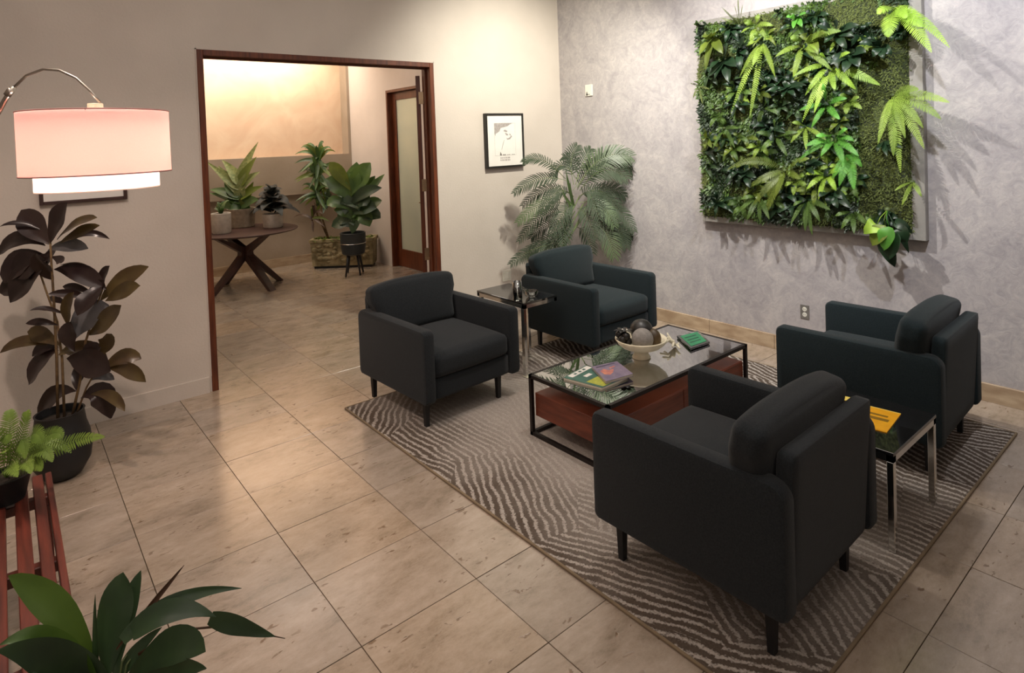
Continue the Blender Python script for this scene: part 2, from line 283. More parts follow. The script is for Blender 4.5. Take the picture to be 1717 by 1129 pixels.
# ------------------------------------------------------------------ mesh builder
class MB:
    def __init__(s): s.v = []; s.f = []; s.mi = []
    def add(s, vs, fs, mi=0):
        o = len(s.v); s.v += [tuple(v) for v in vs]; s.f += [tuple(i+o for i in f) for f in fs]; s.mi += [mi]*len(fs)
    def box(s, x0, x1, y0, y1, z0, z1, mi=0, mtx=None):
        vs = [Vector((x, y, z)) for z in (z0, z1) for y in (y0, y1) for x in (x0, x1)]
        if mtx: vs = [mtx @ v for v in vs]
        s.add(vs, [(0, 2, 3, 1), (4, 5, 7, 6), (0, 1, 5, 4), (2, 6, 7, 3), (0, 4, 6, 2), (1, 3, 7, 5)], mi)
    def bbox(s, x0, x1, y0, y1, z0, z1, r=0.004, seg=2, mi=0, mtx=None):
        bm = bmesh.new(); bmesh.ops.create_cube(bm, size=1)
        for v in bm.verts: v.co = Vector(((x0+x1)/2+v.co.x*(x1-x0), (y0+y1)/2+v.co.y*(y1-y0), (z0+z1)/2+v.co.z*(z1-z0)))
        bmesh.ops.bevel(bm, geom=bm.edges[:], offset=r, segments=seg, profile=0.5, affect='EDGES')
        bm.verts.index_update()
        s.add([(mtx @ v.co) if mtx else v.co for v in bm.verts], [[v.index for v in f.verts] for f in bm.faces], mi); bm.free()
    def soft(s, x0, x1, y0, y1, z0, z1, r=0.04, puff=(0, 0, 0), n=10, mtx=None, mi=0):
        bm = bmesh.new(); bmesh.ops.create_cube(bm, size=2); bmesh.ops.subdivide_edges(bm, edges=bm.edges[:], cuts=n, use_grid_fill=True)
        hx, hy, hz = (x1-x0)/2, (y1-y0)/2, (z1-z0)/2; c = Vector(((x0+x1)/2, (y0+y1)/2, (z0+z1)/2)); r = min(r, hx, hy, hz)
        def warp(t): return math.copysign(abs(t)**0.6, t)
        bm.verts.index_update(); out = []
        for v in bm.verts:
            a = Vector((warp(v.co.x), warp(v.co.y), warp(v.co.z)))
            q = Vector((a.x*hx, a.y*hy, a.z*hz))
            inn = Vector((max(-hx+r, min(hx-r, q.x)), max(-hy+r, min(hy-r, q.y)), max(-hz+r, min(hz-r, q.z))))
            d = q-inn
            if d.length > 1e-9: q = inn+d.normalized()*r
            kx = (1-a.y**2)*(1-a.z**2); ky = (1-a.x**2)*(1-a.z**2); kz = (1-a.x**2)*(1-a.y**2)
            q += Vector((a.x*puff[0]*kx, a.y*puff[1]*ky, a.z*puff[2]*kz)) + c
            out.append((mtx @ q) if mtx else q)
        s.add(out, [[v.index for v in f.verts] for f in bm.faces], mi); bm.free()
    def tube(s, pts, r, n=8, mi=0, cap=True, square=False):
        pts = [Vector(p) for p in pts]; rs = r if isinstance(r, (list, tuple)) else [r]*len(pts)
        vs = []; N0 = None
        for i, p in enumerate(pts):
            T = (pts[min(i+1, len(pts)-1)]-pts[max(i-1, 0)]).normalized()
            if N0 is None: N0 = T.orthogonal().normalized() if not square else (Vector((0, 1, 0)) if abs(T.y) < 0.9 else Vector((1, 0, 0)))
            N0 = (N0-T*N0.dot(T)).normalized(); B = T.cross(N0)
            for k in range(n):
                a = 2*pi*k/n + (pi/n if square else 0); vs.append(p+(N0*cos(a)+B*sin(a))*rs[i]*(1.414 if square else 1))
        fs = [(i*n+k, i*n+(k+1) % n, (i+1)*n+(k+1) % n, (i+1)*n+k) for i in range(len(pts)-1) for k in range(n)]
        if cap: fs += [tuple(range(n))[::-1], tuple((len(pts)-1)*n+k for k in range(n))]
        s.add(vs, fs, mi)
    def lathe(s, prof, c=(0, 0, 0), n=32, mi=0, sx=1.0, sy=1.0):
        vs = []; fs = []
        for (r, z) in prof:
            for k in range(n): a = 2*pi*k/n; vs.append((c[0]+r*cos(a)*sx, c[1]+r*sin(a)*sy, c[2]+z))
        for i in range(len(prof)-1):
            for k in range(n): fs.append((i*n+k, i*n+(k+1) % n, (i+1)*n+(k+1) % n, (i+1)*n+k))
        if prof[0][0] > 1e-6: fs.append(tuple(range(n))[::-1])
        if prof[-1][0] > 1e-6: fs.append(tuple((len(prof)-1)*n+k for k in range(n)))
        s.add(vs, fs, mi)
    def sphere(s, c, r, n=20, m=12, mi=0, sc=(1, 1, 1), mtx=None):
        vs = []; fs = []
        for i in range(m+1):
            for k in range(n):
                th = pi*i/m; a = 2*pi*k/n
                q = Vector((r*sin(th)*cos(a)*sc[0], r*sin(th)*sin(a)*sc[1], r*cos(th)*sc[2]))
                if mtx: q = mtx @ q
                vs.append(q+Vector(c))
        for i in range(m):
            for k in range(n): fs.append((i*n+k, (i+1)*n+k, (i+1)*n+(k+1) % n, i*n+(k+1) % n))
        s.add(vs, fs, mi)
    def poly(s, pts, thick=None, mi=0):
        n = len(pts)
        if thick is None: s.add(pts, [tuple(range(n))], mi); return
        th = Vector(thick); s.add(list(pts)+[Vector(p)+th for p in pts], [tuple(range(n))[::-1], tuple(range(n, 2*n))]+[(i, (i+1) % n, n+(i+1) % n, n+i) for i in range(n)], mi)
    def leaf(s, b, c, t, w, nrm=(0, 0, 1), kind='ovate', fold=0.12, n=8, wave=0.0, mi=0, droop=0.0):
        b, c, t = Vector(b), Vector(c), Vector(t); N = Vector(nrm).normalized(); vs = []; fs = []
        ph = random.uniform(0, 6)
        for i in range(n+1):
            u = i/n; p = b*(1-u)**2+c*2*u*(1-u)+t*u*u; T = ((c-b)*(1-u)+(t-c)*u)
            if T.length < 1e-6: T = t-b
            T.normalize(); S = T.cross(N)
            if S.length < 0.15: S = T.cross(Vector((0.3, 0.5, 0.8)))
            S.normalize(); Nn = S.cross(T)
            if kind == 'ovate': pr = (sin(pi*u**0.8)**0.8)*0.96+0.03
            elif kind == 'obovate': pr = (sin(pi*u**1.35)**0.75)*0.96+0.04
            elif kind == 'strap': pr = min(1, u*3+0.25)*min(1, (1-u)*2.6+0.02)**0.7
            elif kind == 'lance': pr = sin(pi*min(1, u*0.9+0.1)**0.7)**0.9*0.97+0.03
            elif kind == 'heart': pr = min(1.0, (u*6+0.3))*(1-u)**0.7*1.1+0.02
            else: pr = 1-u*0.95
            hw = w/2*pr
            for j in (-1, -0.5, 0, 0.5, 1):
                vs.append(p+S*(hw*j)+Nn*(fold*w*abs(j)*pr + wave*w*abs(j)*sin(ph+u*13+j*2)) - Vector((0, 0, droop*w*abs(j)**2*pr)))
        for i in range(n):
            for j in range(4): fs.append((i*5+j, i*5+j+1, (i+1)*5+j+1, (i+1)*5+j))
        s.add(vs, fs, mi)
    def frond(s, b, c, t, plen, npair=16, nrm=(0, 0, 1), pw=0.012, kind='fern', droop=0.15, mi=0, ang=0.35, stem=0.0025, start=0.12, smi=None):
        b, c, t = Vector(b), Vector(c), Vector(t); N = Vector(nrm).normalized()
        ln = ((c-b).length+(t-c).length+(t-b).length)/2
        if kind == 'fern': npair = int(max(13, min(32, ln/0.0105))); pw = ln/npair*0.56
        elif kind == 'palm': npair = int(max(12, min(22, ln/0.026))); pw = ln/npair*0.45
        P = lambda u: b*(1-u)**2+c*2*u*(1-u)+t*u*u
        s.tube([P(i/7) for i in range(8)], [stem*(1-0.75*i/7) for i in range(8)], 3, smi if smi is not None else mi, cap=False)
        vs = []; fs = []
        for i in range(npair):
            u = start+(1-start)*(i+0.5)/npair; p = P(u); T = ((c-b)*(1-u)+(t-c)*u).normalized(); S = T.cross(N)
            if S.length < 0.15: S = T.cross(Vector((0.3, 0.5, 0.8)))
            S.normalize(); Nn = S.cross(T)
            uu = (u-start)/(1-start)
            L = plen*((sin(pi*(uu**0.75*0.93+0.07)))**0.7 if kind != 'palm' else (sin(pi*(uu*0.8+0.14))**0.6))
            for sd in (-1, 1):
                a = ang+uu*0.45+random.uniform(-.07, .07)
                D = (S*sd*cos(a)+T*sin(a)+Nn*0.1).normalized(); Q = D.cross(Nn).normalized()
                dr = Vector((0, 0, -droop*L)); o = len(vs); hw = pw/2
                m1 = p+D*(L*0.4)+dr*0.12; m2 = p+D*(L*0.75)+dr*0.45; tp = p+D*L+dr
                vs += [p-Q*hw*0.7, p+Q*hw*0.7, m1+Q*hw, m1-Q*hw, m2+Q*hw*0.7, m2-Q*hw*0.7, tp]
                fs += [(o, o+1, o+2, o+3), (o+3, o+2, o+4, o+5), (o+5, o+4, o+6)]
        s.add(vs, fs, mi)
    def build(s, name, m, parent=None, smooth=False, loc=None):
        me = bpy.data.meshes.new(name)
        me.from_pydata(s.v, [], s.f); ms = m if isinstance(m, (list, tuple)) else [m]
        for x in ms: me.materials.append(M[x] if isinstance(x, str) else x)
        if len(ms) > 1: me.polygons.foreach_set('material_index', s.mi)
        if smooth: me.polygons.foreach_set('use_smooth', [True]*len(me.polygons))
        me.update()
        if smooth == 'auto': me.set_sharp_from_angle(angle=radians(38))
        o = bpy.data.objects.new(name, me); COL.objects.link(o)
        if parent is not None: o.parent = parent
        if loc is not None: o.location = loc
        return o
def tag(o, label=None, cat=None, group=None, kind=None):
    if label: o['label'] = label
    if cat: o['category'] = cat
    if group: o['group'] = group
    if kind: o['kind'] = kind
    return o
def thing(name, label, cat, loc=(0, 0, 0), rz=0.0, group=None):
    o = bpy.data.objects.new(name, None); COL.objects.link(o); o.location = loc; o.rotation_euler = (0, 0, rz); o.empty_display_size = 0.1
    return tag(o, label, cat, group)
def copy_tree(o, parent=None):
    c = o.copy(); COL.objects.link(c); c.parent = parent
    for ch in [x for x in o.children]: copy_tree(ch, c)
    return c
def struct(name, mb, m, parent=None, smooth=False):
    o = mb.build(name, m, parent, smooth)
    if parent is None: o['kind'] = 'structure'
    return o
def bx(*a, **k):
    b = MB(); b.box(*a, **k); return b

# ------------------------------------------------------------------ room shell
CZ = 3.7
b = bx(-7.2, 0.35, -7.6, 5.4, -0.12, -0.014); floor = struct('floor', b, 'grout')
TX, TY = 0.5225, 0.4465
tb = MB(); hx, hy, c_ = TX/2-0.0016, TY/2-0.0016, 0.0007
vs = [(-hx, -hy, -0.014), (hx, -hy, -0.014), (hx, hy, -0.014), (-hx, hy, -0.014), (-hx, -hy, -c_), (hx, -hy, -c_), (hx, hy, -c_), (-hx, hy, -c_), (-hx+c_, -hy+c_, 0), (hx-c_, -hy+c_, 0), (hx-c_, hy-c_, 0), (-hx+c_, hy-c_, 0)]
fs = [(8, 9, 10, 11)]+[(i, (i+1) % 4, 4+(i+1) % 4, 4+i) for i in range(4)]+[(4+i, 4+(i+1) % 4, 8+(i+1) % 4, 8+i) for i in range(4)]
tb.add(vs, fs); tile0 = None
for i in range(-4, 7):
    for j in range(-5, 18):
        cx = -3.505+TX*(i+0.5); cy = -3.005+TY*(j+0.5)
        if cy > 0.2 and (cx < -4.3 or cx > -0.45): continue
        if cy > 4.5 or cx > 0.05: continue
        if tile0 is None: o = tile0 = tb.build('tile', 'tile', floor)
        else: o = tile0.copy(); COL.objects.link(o)
        o.location = (cx, cy, random.uniform(-0.0006, 0.0004)); o.rotation_euler = (random.uniform(-.001, .001), random.uniform(-.001, .001), 0)
struct('ceiling', bx(-7.2, 0.35, -7.6, 5.4, CZ, CZ+0.1), 'ceil')
# left wall with the opening (x from -3.80 to -1.70, z to 2.60)
OX0, OX1, OZ = -3.80, -1.70, 2.61; WT = 0.13
w = MB(); w.box(-7.2, OX0, 0, WT, -0.01, CZ); w.box(OX1, 0.0, 0, WT, -0.01, CZ); w.box(OX0, OX1, 0, WT, OZ, CZ)
struct('wall_left', w, 'wallA')
struct('wall_right', bx(0, 0.2, -7.4, WT, -0.01, CZ), 'wallB')
struct('wall_rear', bx(-7.0, 0.0, -7.5, -7.4, -0.01, CZ), 'wallA')
struct('wall_far_left', bx(-7.1, -7.0, -7.4, 0.0, -0.01, CZ), 'wallA')
struct('baseboard_left', bx(-7.0, OX0-0.02, -0.016, 0, 0, 0.118), 'wallA')
struct('baseboard_left', bx(OX1+0.02, 0, -0.016, 0, 0, 0.118), 'wallA')
bbp = tag(bpy.data.objects.new('baseboard_right', None), kind='structure'); COL.objects.link(bbp); bbp.location = (0, 0, 0)
y = -0.016
k = 0
while y > -7.3:
    L = 0.62
    q = MB(); q.bbox(-0.02, 0, y-L+0.003, y, 0, 0.12, 0.002, 1); q.build('stone_piece', 'stonebase', bbp); y -= L
# alcove
AX0, AX1, AY = -4.3, -0.50, 4.45
struct('wall_alcove_left', bx(AX0-0.1, AX0, WT, AY+0.5, -0.01, CZ), 'wallIn')
DY0, DY1, DZ = 2.24, 3.2, 2.63
w = MB(); w.box(AX1, AX1+0.16, WT, DY0, -0.01, CZ); w.box(AX1, AX1+0.16, DY1, AY+0.5, -0.01, CZ); w.box(AX1, AX1+0.16, DY0, DY1, DZ, CZ)
struct('wall_alcove_right', w, 'wallIn')
w = MB(); w.box(AX0, AX1, AY, AY+0.35, 1.1, 1.70); w.box(AX0, AX1, AY+0.10, AY+0.35, -0.01, 1.1); w.box(AX1-0.045, AX1, AY, AY+0.35, 1.70, CZ)
struct('wall_alcove_back', w, 'wallBack')
struct('wall_niche', bx(AX0, AX1-0.045, AY+0.24, AY+0.35, 1.70, CZ), 'niche')
struct('baseboard_alcove_back', bx(AX0, AX1, AY+0.085, AY+0.10, 0, 0.13), 'stonebase')
# opening frame
def frame_mb(x0, x1, y0, y1, z1, t):
    f = MB(); f.bbox(x0, x0+t, y0, y1, 0, z1, 0.003, 1); f.bbox(x1-t, x1, y0, y1, 0, z1, 0.003, 1); f.bbox(x0+t, x1-t, y0, y1, z1-t, z1, 0.003, 1); return f
d1 = struct('door_1', frame_mb(OX0, OX1, -0.012, WT+0.012, OZ, 0.045), 'frame_wood')
st = MB(); st.bbox(OX0+0.045, OX0+0.06, 0.06, 0.09, 0, OZ-0.045, 0.002, 1); st.bbox(OX1-0.06, OX1-0.045, 0.06, 0.09, 0, OZ-0.045, 0.002, 1); st.bbox(OX0+0.06, OX1-0.06, 0.06, 0.09, OZ-0.06, OZ-0.045, 0.002, 1)
st.build('door_stop', 'frame_wood', d1)
pb = MB(); pb.box(OX0-0.008, OX0, -0.006, 0.0, 0.118, OZ+0.008); pb.box(OX1, OX1+0.008, -0.006, 0.0, 0.118, OZ+0.008); pb.box(OX0-0.008, OX1+0.008, -0.006, 0.0, OZ, OZ+0.008); pb.build('plaster_bead', 'wallA', d1)
# open glazed leaf, hinged on the right jamb and swung into the alcove, seen edge on
hp = Vector((OX1-0.072, WT+0.045, 0)); hd = Vector((0.517, 0.856, 0)).normalized()
LM = Matrix.Translation(hp) @ Matrix.Rotation(math.atan2(hd.y, hd.x), 4, 'Z')
lf = MB(); LW, LH, LT = 0.86, 2.50, 0.021
for a in ((0, 0.1, 0.02, LH), (LW-0.1, LW, 0.02, LH)): lf.bbox(a[0], a[1], -LT, LT, a[2], a[3], 0.002, 1, mtx=LM)
lf.bbox(0.1, LW-0.1, -LT, LT, LH-0.1, LH, 0.002, 1, mtx=LM); lf.bbox(0.1, LW-0.1, -LT, LT, 0.02, 0.26, 0.002, 1, mtx=LM)
leaf1 = lf.build('door_leaf', 'frame_wood', d1)
g = MB(); g.box(0.1, LW-0.1, -0.004, 0.004, 0.26, LH-0.1, mtx=LM); g.build('glass_pane', 'frost', leaf1)
for z in (0.68, 1.36, 2.22):
    q = MB(); q.bbox(0.0, 0.048, -0.003, 0.003, z, z+0.12, 0.001, 1, mtx=Matrix.Translation(hp+Vector((-0.012, -0.024, 0))) @ Matrix.Rotation(radians(-32), 4, 'Z'))
    q.tube([hp+Vector((0.012, -0.03, z)), hp+Vector((0.012, -0.03, z+0.12))], 0.009, 8); q.build('hinge', 'brass', d1)
# far door in the alcove's right wall
d2f = MB(); t = 0.04; X0, X1 = AX1-0.008, AX1+0.15
d2f.bbox(X0, X1, DY1-t, DY1, 0, DZ, 0.003, 1); d2f.bbox(X0, X1, DY0, DY0+t, 0, DZ, 0.003, 1); d2f.bbox(X0, X1, DY0+t, DY1-t, DZ-t, DZ, 0.003, 1)
d2 = struct('door_2', d2f, 'frame_wood')
lf = MB(); xa, xb = AX1+0.07, AX1+0.11; ya, yb = DY0+t+0.003, DY1-t-0.003
lf.bbox(xa, xb, yb-0.11, yb, 0.01, DZ-t-0.003, 0.002, 1); lf.bbox(xa, xb, ya, ya+0.11, 0.01, DZ-t-0.003, 0.002, 1)
lf.bbox(xa, xb, ya+0.11, yb-0.11, DZ-t-0.11, DZ-t-0.003, 0.002, 1); lf.bbox(xa, xb, ya+0.11, yb-0.11, 0.01, 0.27, 0.002, 1)
l2 = lf.build('door_leaf', 'frame_wood', d2)
g = MB(); g.box(xa+0.015, xa+0.023, ya+0.11, yb-0.11, 0.27, DZ-t-0.11); g.build('glass_pane', 'frost', l2)
q = MB(); q.tube([(xa, ya+0.05, 1.0), (xa-0.04, ya+0.05, 1.0), (xa-0.04, ya+0.13, 1.0)], 0.008, 8); q.build('handle', 'brass', l2)
w = MB(); w.box(0.75, 0.8, DY0-0.5, DY1+0.5, -0.01, 2.9); w.box(AX1+0.16, 0.75, DY0-0.5, DY0-0.45, -0.01, 2.9); w.box(AX1+0.16, 0.75, DY1+0.45, DY1+0.5, -0.01, 2.9); w.box(AX1+0.16, 0.75, DY0-0.45, DY1+0.45, 2.85, 2.9)
struct('wall_far_room', w, 'wallIn')
light('far_room', 'AREA', (0.2, 2.7, 2.8), 26, (1.0, 0.95, 0.82), (0.2, 2.7, 0), shape='SQUARE', size=0.5)

# ------------------------------------------------------------------ rug
rg = MB(); rg.bbox(-1.375, 1.375, -1.575, 1.575, 0, 0.012, 0.004, 2)
rug = rg.build('area_rug', 'rug', loc=(-1.81, -2.61, 0.0005)); tag(rug, 'large greige rug with fanned dark brown stripes under the seating', 'rug')
bd = MB()
for x0, x1, y0, y1 in ((-1.385, -1.373, -1.585, 1.585), (1.373, 1.385, -1.585, 1.585), (-1.373, 1.373, -1.585, -1.573), (-1.373, 1.373, 1.573, 1.585)): bd.bbox(x0, x1, y0, y1, 0, 0.0125, 0.003, 1)
bd.build('binding', mat('rug_binding', C8(134, 116, 92), 0.9), rug)
RZ = 0.0135

# ------------------------------------------------------------------ armchairs
CW, CD = 0.81, 0.86
def make_chair():
    root = thing('armchair', '', 'armchair')
    hw, hd = CW/2, CD/2
    for sx in (-1, 1):
        a = MB(); x0, x1 = (sx*hw, sx*(hw-0.085)); x0, x1 = min(x0, x1), max(x0, x1)
        # side profile with a rounded rear top corner, swept across the arm's width with soft edges
        def arc(cx, cz, r, a0, a1, n): return [(cx+r*cos(radians(a0+(a1-a0)*i/n)), cz+r*sin(radians(a0+(a1-a0)*i/n))) for i in range(n+1)]
        prof = arc(-hd+0.025, 0.195, 0.025, 270, 180, 4)+arc(-hd+0.035, 0.605, 0.035, 180, 90, 5)+arc(hd-0.06, 0.58, 0.06, 90, 0, 7)+arc(hd-0.03, 0.20, 0.03, 0, -90, 4)
        e = 0.018; n = len(prof); rings = []
        cy = sum(p[0] for p in prof)/n; cz = sum(p[1] for p in prof)/n
        for (xx, ins) in ((x0, e), (x0+e*0.3, e*0.3), (x0+e, 0), (x1-e, 0), (x1-e*0.3, e*0.3), (x1, e)):
            rg_ = []
            for (py_, pz_) in prof:
                fy = (abs(py_-0)-ins)/max(abs(py_), 1e-6); rg_.append(Vector((xx, py_-math.copysign(ins, py_), pz_-math.copysign(ins, pz_-0.4))))
            rings.append(rg_)
        vs = [v for r_ in rings for v in r_]; fs = [tuple(range(n)), tuple((5*n+i) for i in range(n))[::-1]]
        for r_ in range(5):
            for i in range(n): fs.append((r_*n+i, (r_+1)*n+i, (r_+1)*n+(i+1) % n, r_*n+(i+1) % n))
        a.add(vs, fs); a.build('armrest', 'fabric', root, 'auto')
    bk = MB(); tilt = Matrix.Translation((0, hd-0.07, 0.17)) @ Matrix.Rotation(radians(-3), 4, 'X')
    bk.soft(-hw+0.065, hw-0.065, -0.022, 0.050, 0.0, 0.560, 0.018, (0, 0, 0.003), 10, mtx=tilt); bk.build('backrest', 'fabric', root, True)
    sf = MB(); sf.soft(-hw+0.08, hw-0.08, -hd+0.03, hd-0.1, 0.172, 0.315, 0.02, (0, 0, 0), 6); sf.build('seat_base', 'fabric', root, True)
    cs = MB(); cs.soft(-hw+0.086, hw-0.086, -hd+0.012, hd-0.13, 0.31, 0.465, 0.045, (0, 0.012, 0.028), 12); cs.build('seat_cushion', 'fabric', root, True)
    bc = MB(); tl = Matrix.Translation((0, hd-0.195, 0.46)) @ Matrix.Rotation(radians(-11), 4, 'X')
    bc.soft(-hw+0.083, hw-0.083, -0.065, 0.065, 0.0, 0.375, 0.04, (0.0, 0.03, 0.008), 14, mtx=tl)
    bc.v = [(v[0]*(1+0.13*max(0, min(1, (v[2]-0.60)/0.12))**1.3), v[1], v[2]-0.05*(abs(v[0])/hw)**3*max(0, (v[2]-0.62)/0.2)) for v in bc.v]; bc.build('back_cushion', 'fabric', root, True)
    for sx in (-1, 1):
        for yy in (-hd+0.10, hd-0.09):
            l = MB(); l.tube([(sx*(hw-0.10), yy, 0), (sx*(hw-0.10), yy, 0.178)], [0.013, 0.018], 4, square=True); l.build('leg', 'leg_metal', root)
    return root
proto = make_chair(); first = True
for (cx, cy, rz, sh, lab) in (
    (-2.60, -1.335, 2.5, -0.035, 'charcoal armchair facing the camera, in front of the wide doorway'),
    (-1.07, -1.365, 0.5, 0.03, 'cool-cast charcoal armchair in the corner in front of the feathery palm'),
    (-2.63, -3.675, 181, 0.03, 'nearest charcoal armchair, seen from behind at the rug front'),
    (-0.965, -3.64, 182, 0.0, 'cool-cast charcoal armchair beside the plastered wall under the plant panel')):
    o = proto if first else copy_tree(proto); first = False
    o.location = (cx, cy, RZ); o.rotation_euler = (0, 0, radians(rz)); o['label'] = lab; o['group'] = 'matching upholstered armchairs on the rug'
    for ch in o.children:
        if ch.name.startswith('leg'): ch.location = (sh, 0, 0)
        if ch.name.startswith('back_cushion'): ch.location = (0.05 if cy < -3 else -0.02, 0.0, 0)
        if cx > -2 and not ch.name.startswith('leg'): ch.material_slots[0].link = 'OBJECT'; ch.material_slots[0].material = M['fabric_cool_cast']

# ------------------------------------------------------------------ coffee table
TZ = RZ
def bars(mb, segs, r):
    for a_, b_ in segs: mb.box(min(a_[0], b_[0])-r, max(a_[0], b_[0])+r, min(a_[1], b_[1])-r, max(a_[1], b_[1])+r, min(a_[2], b_[2])-r, max(a_[2], b_[2])+r)
x0, x1, y0, y1, zt = -2.515, -1.10, -2.875, -2.225, 0.39
ct = thing('coffee_table', 'black metal framed coffee table with glass top over a red-brown drawer box', 'table', ((x0+x1)/2, (y0+y1)/2, TZ))
hx, hy = (x1-x0)/2-0.011, (y1-y0)/2-0.011; r_ = 0.011; zt -= TZ
f = MB(); bars(f, [((-hx, -hy, zt-r_), (hx, -hy, zt-r_)), ((-hx, hy, zt-r_), (hx, hy, zt-r_)), ((-hx, -hy, zt-r_), (-hx, hy, zt-r_)), ((hx, -hy, zt-r_), (hx, hy, zt-r_))], r_); f.build('top_frame', 'black_metal', ct)
f = MB(); bars(f, [((-hx, -hy, r_), (hx, -hy, r_)), ((-hx, hy, r_), (hx, hy, r_)), ((-hx, -hy, r_), (-hx, hy, r_)), ((hx, -hy, r_), (hx, hy, r_))], r_); f.build('base_frame', 'black_metal', ct)
for sx in (-1, 1):
    for sy in (-1, 1):
        f = MB(); f.box(sx*hx-r_, sx*hx+r_, sy*hy-r_, sy*hy+r_, 2*r_, zt-2*r_); f.build('leg', 'black_metal', ct)
f = MB(); f.bbox(-hx+r_, hx-r_, -hy+r_, hy-r_, zt-0.009, zt-0.001, 0.001, 1); gt = f.build('glass_top', 'glass', ct); GT = 0.39-0.001
f = MB(); f.bbox(-hx+0.016, hx-0.016, -hy+0.014, hy-0.014, 0.118, 0.262, 0.003, 1); dbx = f.build('drawer_box', 'box_wood', ct)
for sx in (-1, 1):
    f = MB(); f.bbox(min(sx*0.003, sx*(hx-0.02)), max(sx*0.003, sx*(hx-0.02)), -hy+0.008, -hy+0.015, 0.122, 0.258, 0.002, 1); f.build('drawer_front', 'box_wood', dbx)

# things on the coffee table
GZ = GT+0.0005
def flatpts(lst, z): return [at(px, py, z) for px, py in lst]
def slab(name, pts, th, m, parent=None):
    c = sum(pts, Vector())/len(pts); mb = MB(); mb.poly([p-c for p in pts], (0, 0, th), 0); return mb.build(name, m, parent, loc=c), c
# green book
bz = GZ
gp = flatpts([(945, 633), (982, 613), (1052, 632), (1009, 650)], bz+0.014)
c = sum(gp, Vector())/4; c.z = bz
gb = thing('green_book', 'teal and yellow-green book partly under the lilac book', 'book', c)
mb = MB(); mb.poly([Vector((p.x, p.y, bz))-c for p in gp], (0, 0, 0.011)); mb.build('pages', 'page', gb)
mb = MB(); T = lambda u, v, dz=0.0: (gp[0]*(1-u)*(1-v)+gp[1]*(1-u)*v+gp[3]*u*(1-v)+gp[2]*u*v)-c+Vector((0, 0, dz-0.003))
mb.poly([T(0, 0), T(1, 0), T(1, 1), T(0, 1)][::-1], (0, 0, 0.003), 0)
def patch(u0, u1, v0, v1, mi, dz=0.0034): mb.poly([T(u0, v0, dz), T(u1, v0, dz), T(u1, v1, dz), T(u0, v1, dz)], None, mi)
patch(0.03, 0.17, 0.12, 0.98, 1); patch(0.55, 0.98, 0.08, 0.55, 2, 0.0036); patch(0.60, 0.78, 0.35, 0.8, 2, 0.0038); patch(0.3, 0.4, 0.35, 0.6, 1)
for v in (0.3, 0.5, 0.68): patch(0.07, 0.13, v, v+0.1, 0, 0.0042)
mb.build('cover', ['teal', 'paper', 'yellowg'], gb)
mp_ = flatpts([(938, 640), (955, 634), (1012, 648), (1004, 655)], bz+0.002)
# lilac books, two stacked
for (dz, shift, lab) in ((0.0152, 0, 'lilac hardback book with an orange flower picture, lying on the teal book'),):
    pz = flatpts([(992, 615), (1034.5, 606), (1061.5, 627), (1016, 640)], GZ+0.031)
    off = Vector((0.004*shift/6, -0.006*shift/6, 0)); pz = [p+off for p in pz]; c = sum(pz, Vector())/4; c.z = GZ+dz
    bk = thing('lilac_book', lab, 'book', c)
    loc = [Vector((p.x-c.x, p.y-c.y, 0)) for p in pz]
    mb = MB(); mb.poly([v*0.98+Vector((0, 0, 0.002)) for v in loc][::-1], (0, 0, 0.012)); mb.build('pages', 'page', bk)
    mb = MB(); mb.poly(loc[::-1], (0, 0, 0.002)); mb.poly([v+Vector((0, 0, 0.0142)) for v in loc][::-1], (0, 0, 0.002))
    Z = Vector((0, 0, 0.0166)); Q = lambda u, v: loc[0]*(1-u)*(1-v)+loc[1]*(u)*(1-v)+loc[3]*(1-u)*v+loc[2]*u*v+Z
    if shift == 0:
        mb.poly([Q(.12, .38), Q(.3, .3), Q(.42, .45), Q(.62, .42), Q(.5, .6), Q(.32, .72), Q(.16, .62)], None, 1)
        mb.poly([Q(.5, .3), Q(.75, .25), Q(.72, .32), Q(.52, .37)], None, 1)
        mb.poly([Q(.1, .1), Q(.85, .06), Q(.85, .11), Q(.1, .16)], None, 2)
    mb.build('cover', ['purple', 'orange', 'purple_dark'], bk)
# bowl
bc_ = Vector((-1.80, -2.53, GZ))
bw = thing('footed_bowl', 'wide cream ceramic footed bowl holding dark decorative objects', 'bowl', bc_)
mb = MB(); mb.lathe([(0.058, 0.0), (0.060, 0.006), (0.050, 0.022), (0.046, 0.040), (0.075, 0.055), (0.125, 0.075), (0.158, 0.104), (0.168, 0.126), (0.163, 0.131), (0.150, 0.112), (0.115, 0.086), (0.06, 0.068), (0.0, 0.062)], n=48); mb.build('bowl_body', 'cream', bw, True)
def bowlthing(name, label, cat, off): return thing(name, label, cat, bc_+Vector(off))
q = MB(); q.sphere((0, 0, 0), 0.069, 28, 18); o = q.build('felt_ball', 'ball', smooth=True, loc=bc_+Vector((-0.045, -0.05, 0.142))); tag(o, 'pale grey felted ball at the front of the cream bowl', 'ball')
q = MB(); q.sphere((0, 0, 0), 0.075, 24, 16, sc=(1, 1, 0.95))
for k in range(26):
    a = k*2.4; th = 0.4+k*0.08; d = Vector((sin(th)*cos(a), sin(th)*sin(a), cos(th)*0.95)); S = d.cross(Vector((0, 0, 1))).normalized()
    q.leaf(d*0.07, d*0.086-Vector((0, 0, 0.01)), d*0.079-Vector((0, 0, 0.04)), 0.036, d, fold=-0.1, n=4)
o = q.build('dark_artichoke', 'darkobj', smooth=True, loc=bc_+Vector((0.045, 0.03, 0.165))); tag(o, 'dark bronze scaled orb behind the pale ball in bowl', 'ornament')
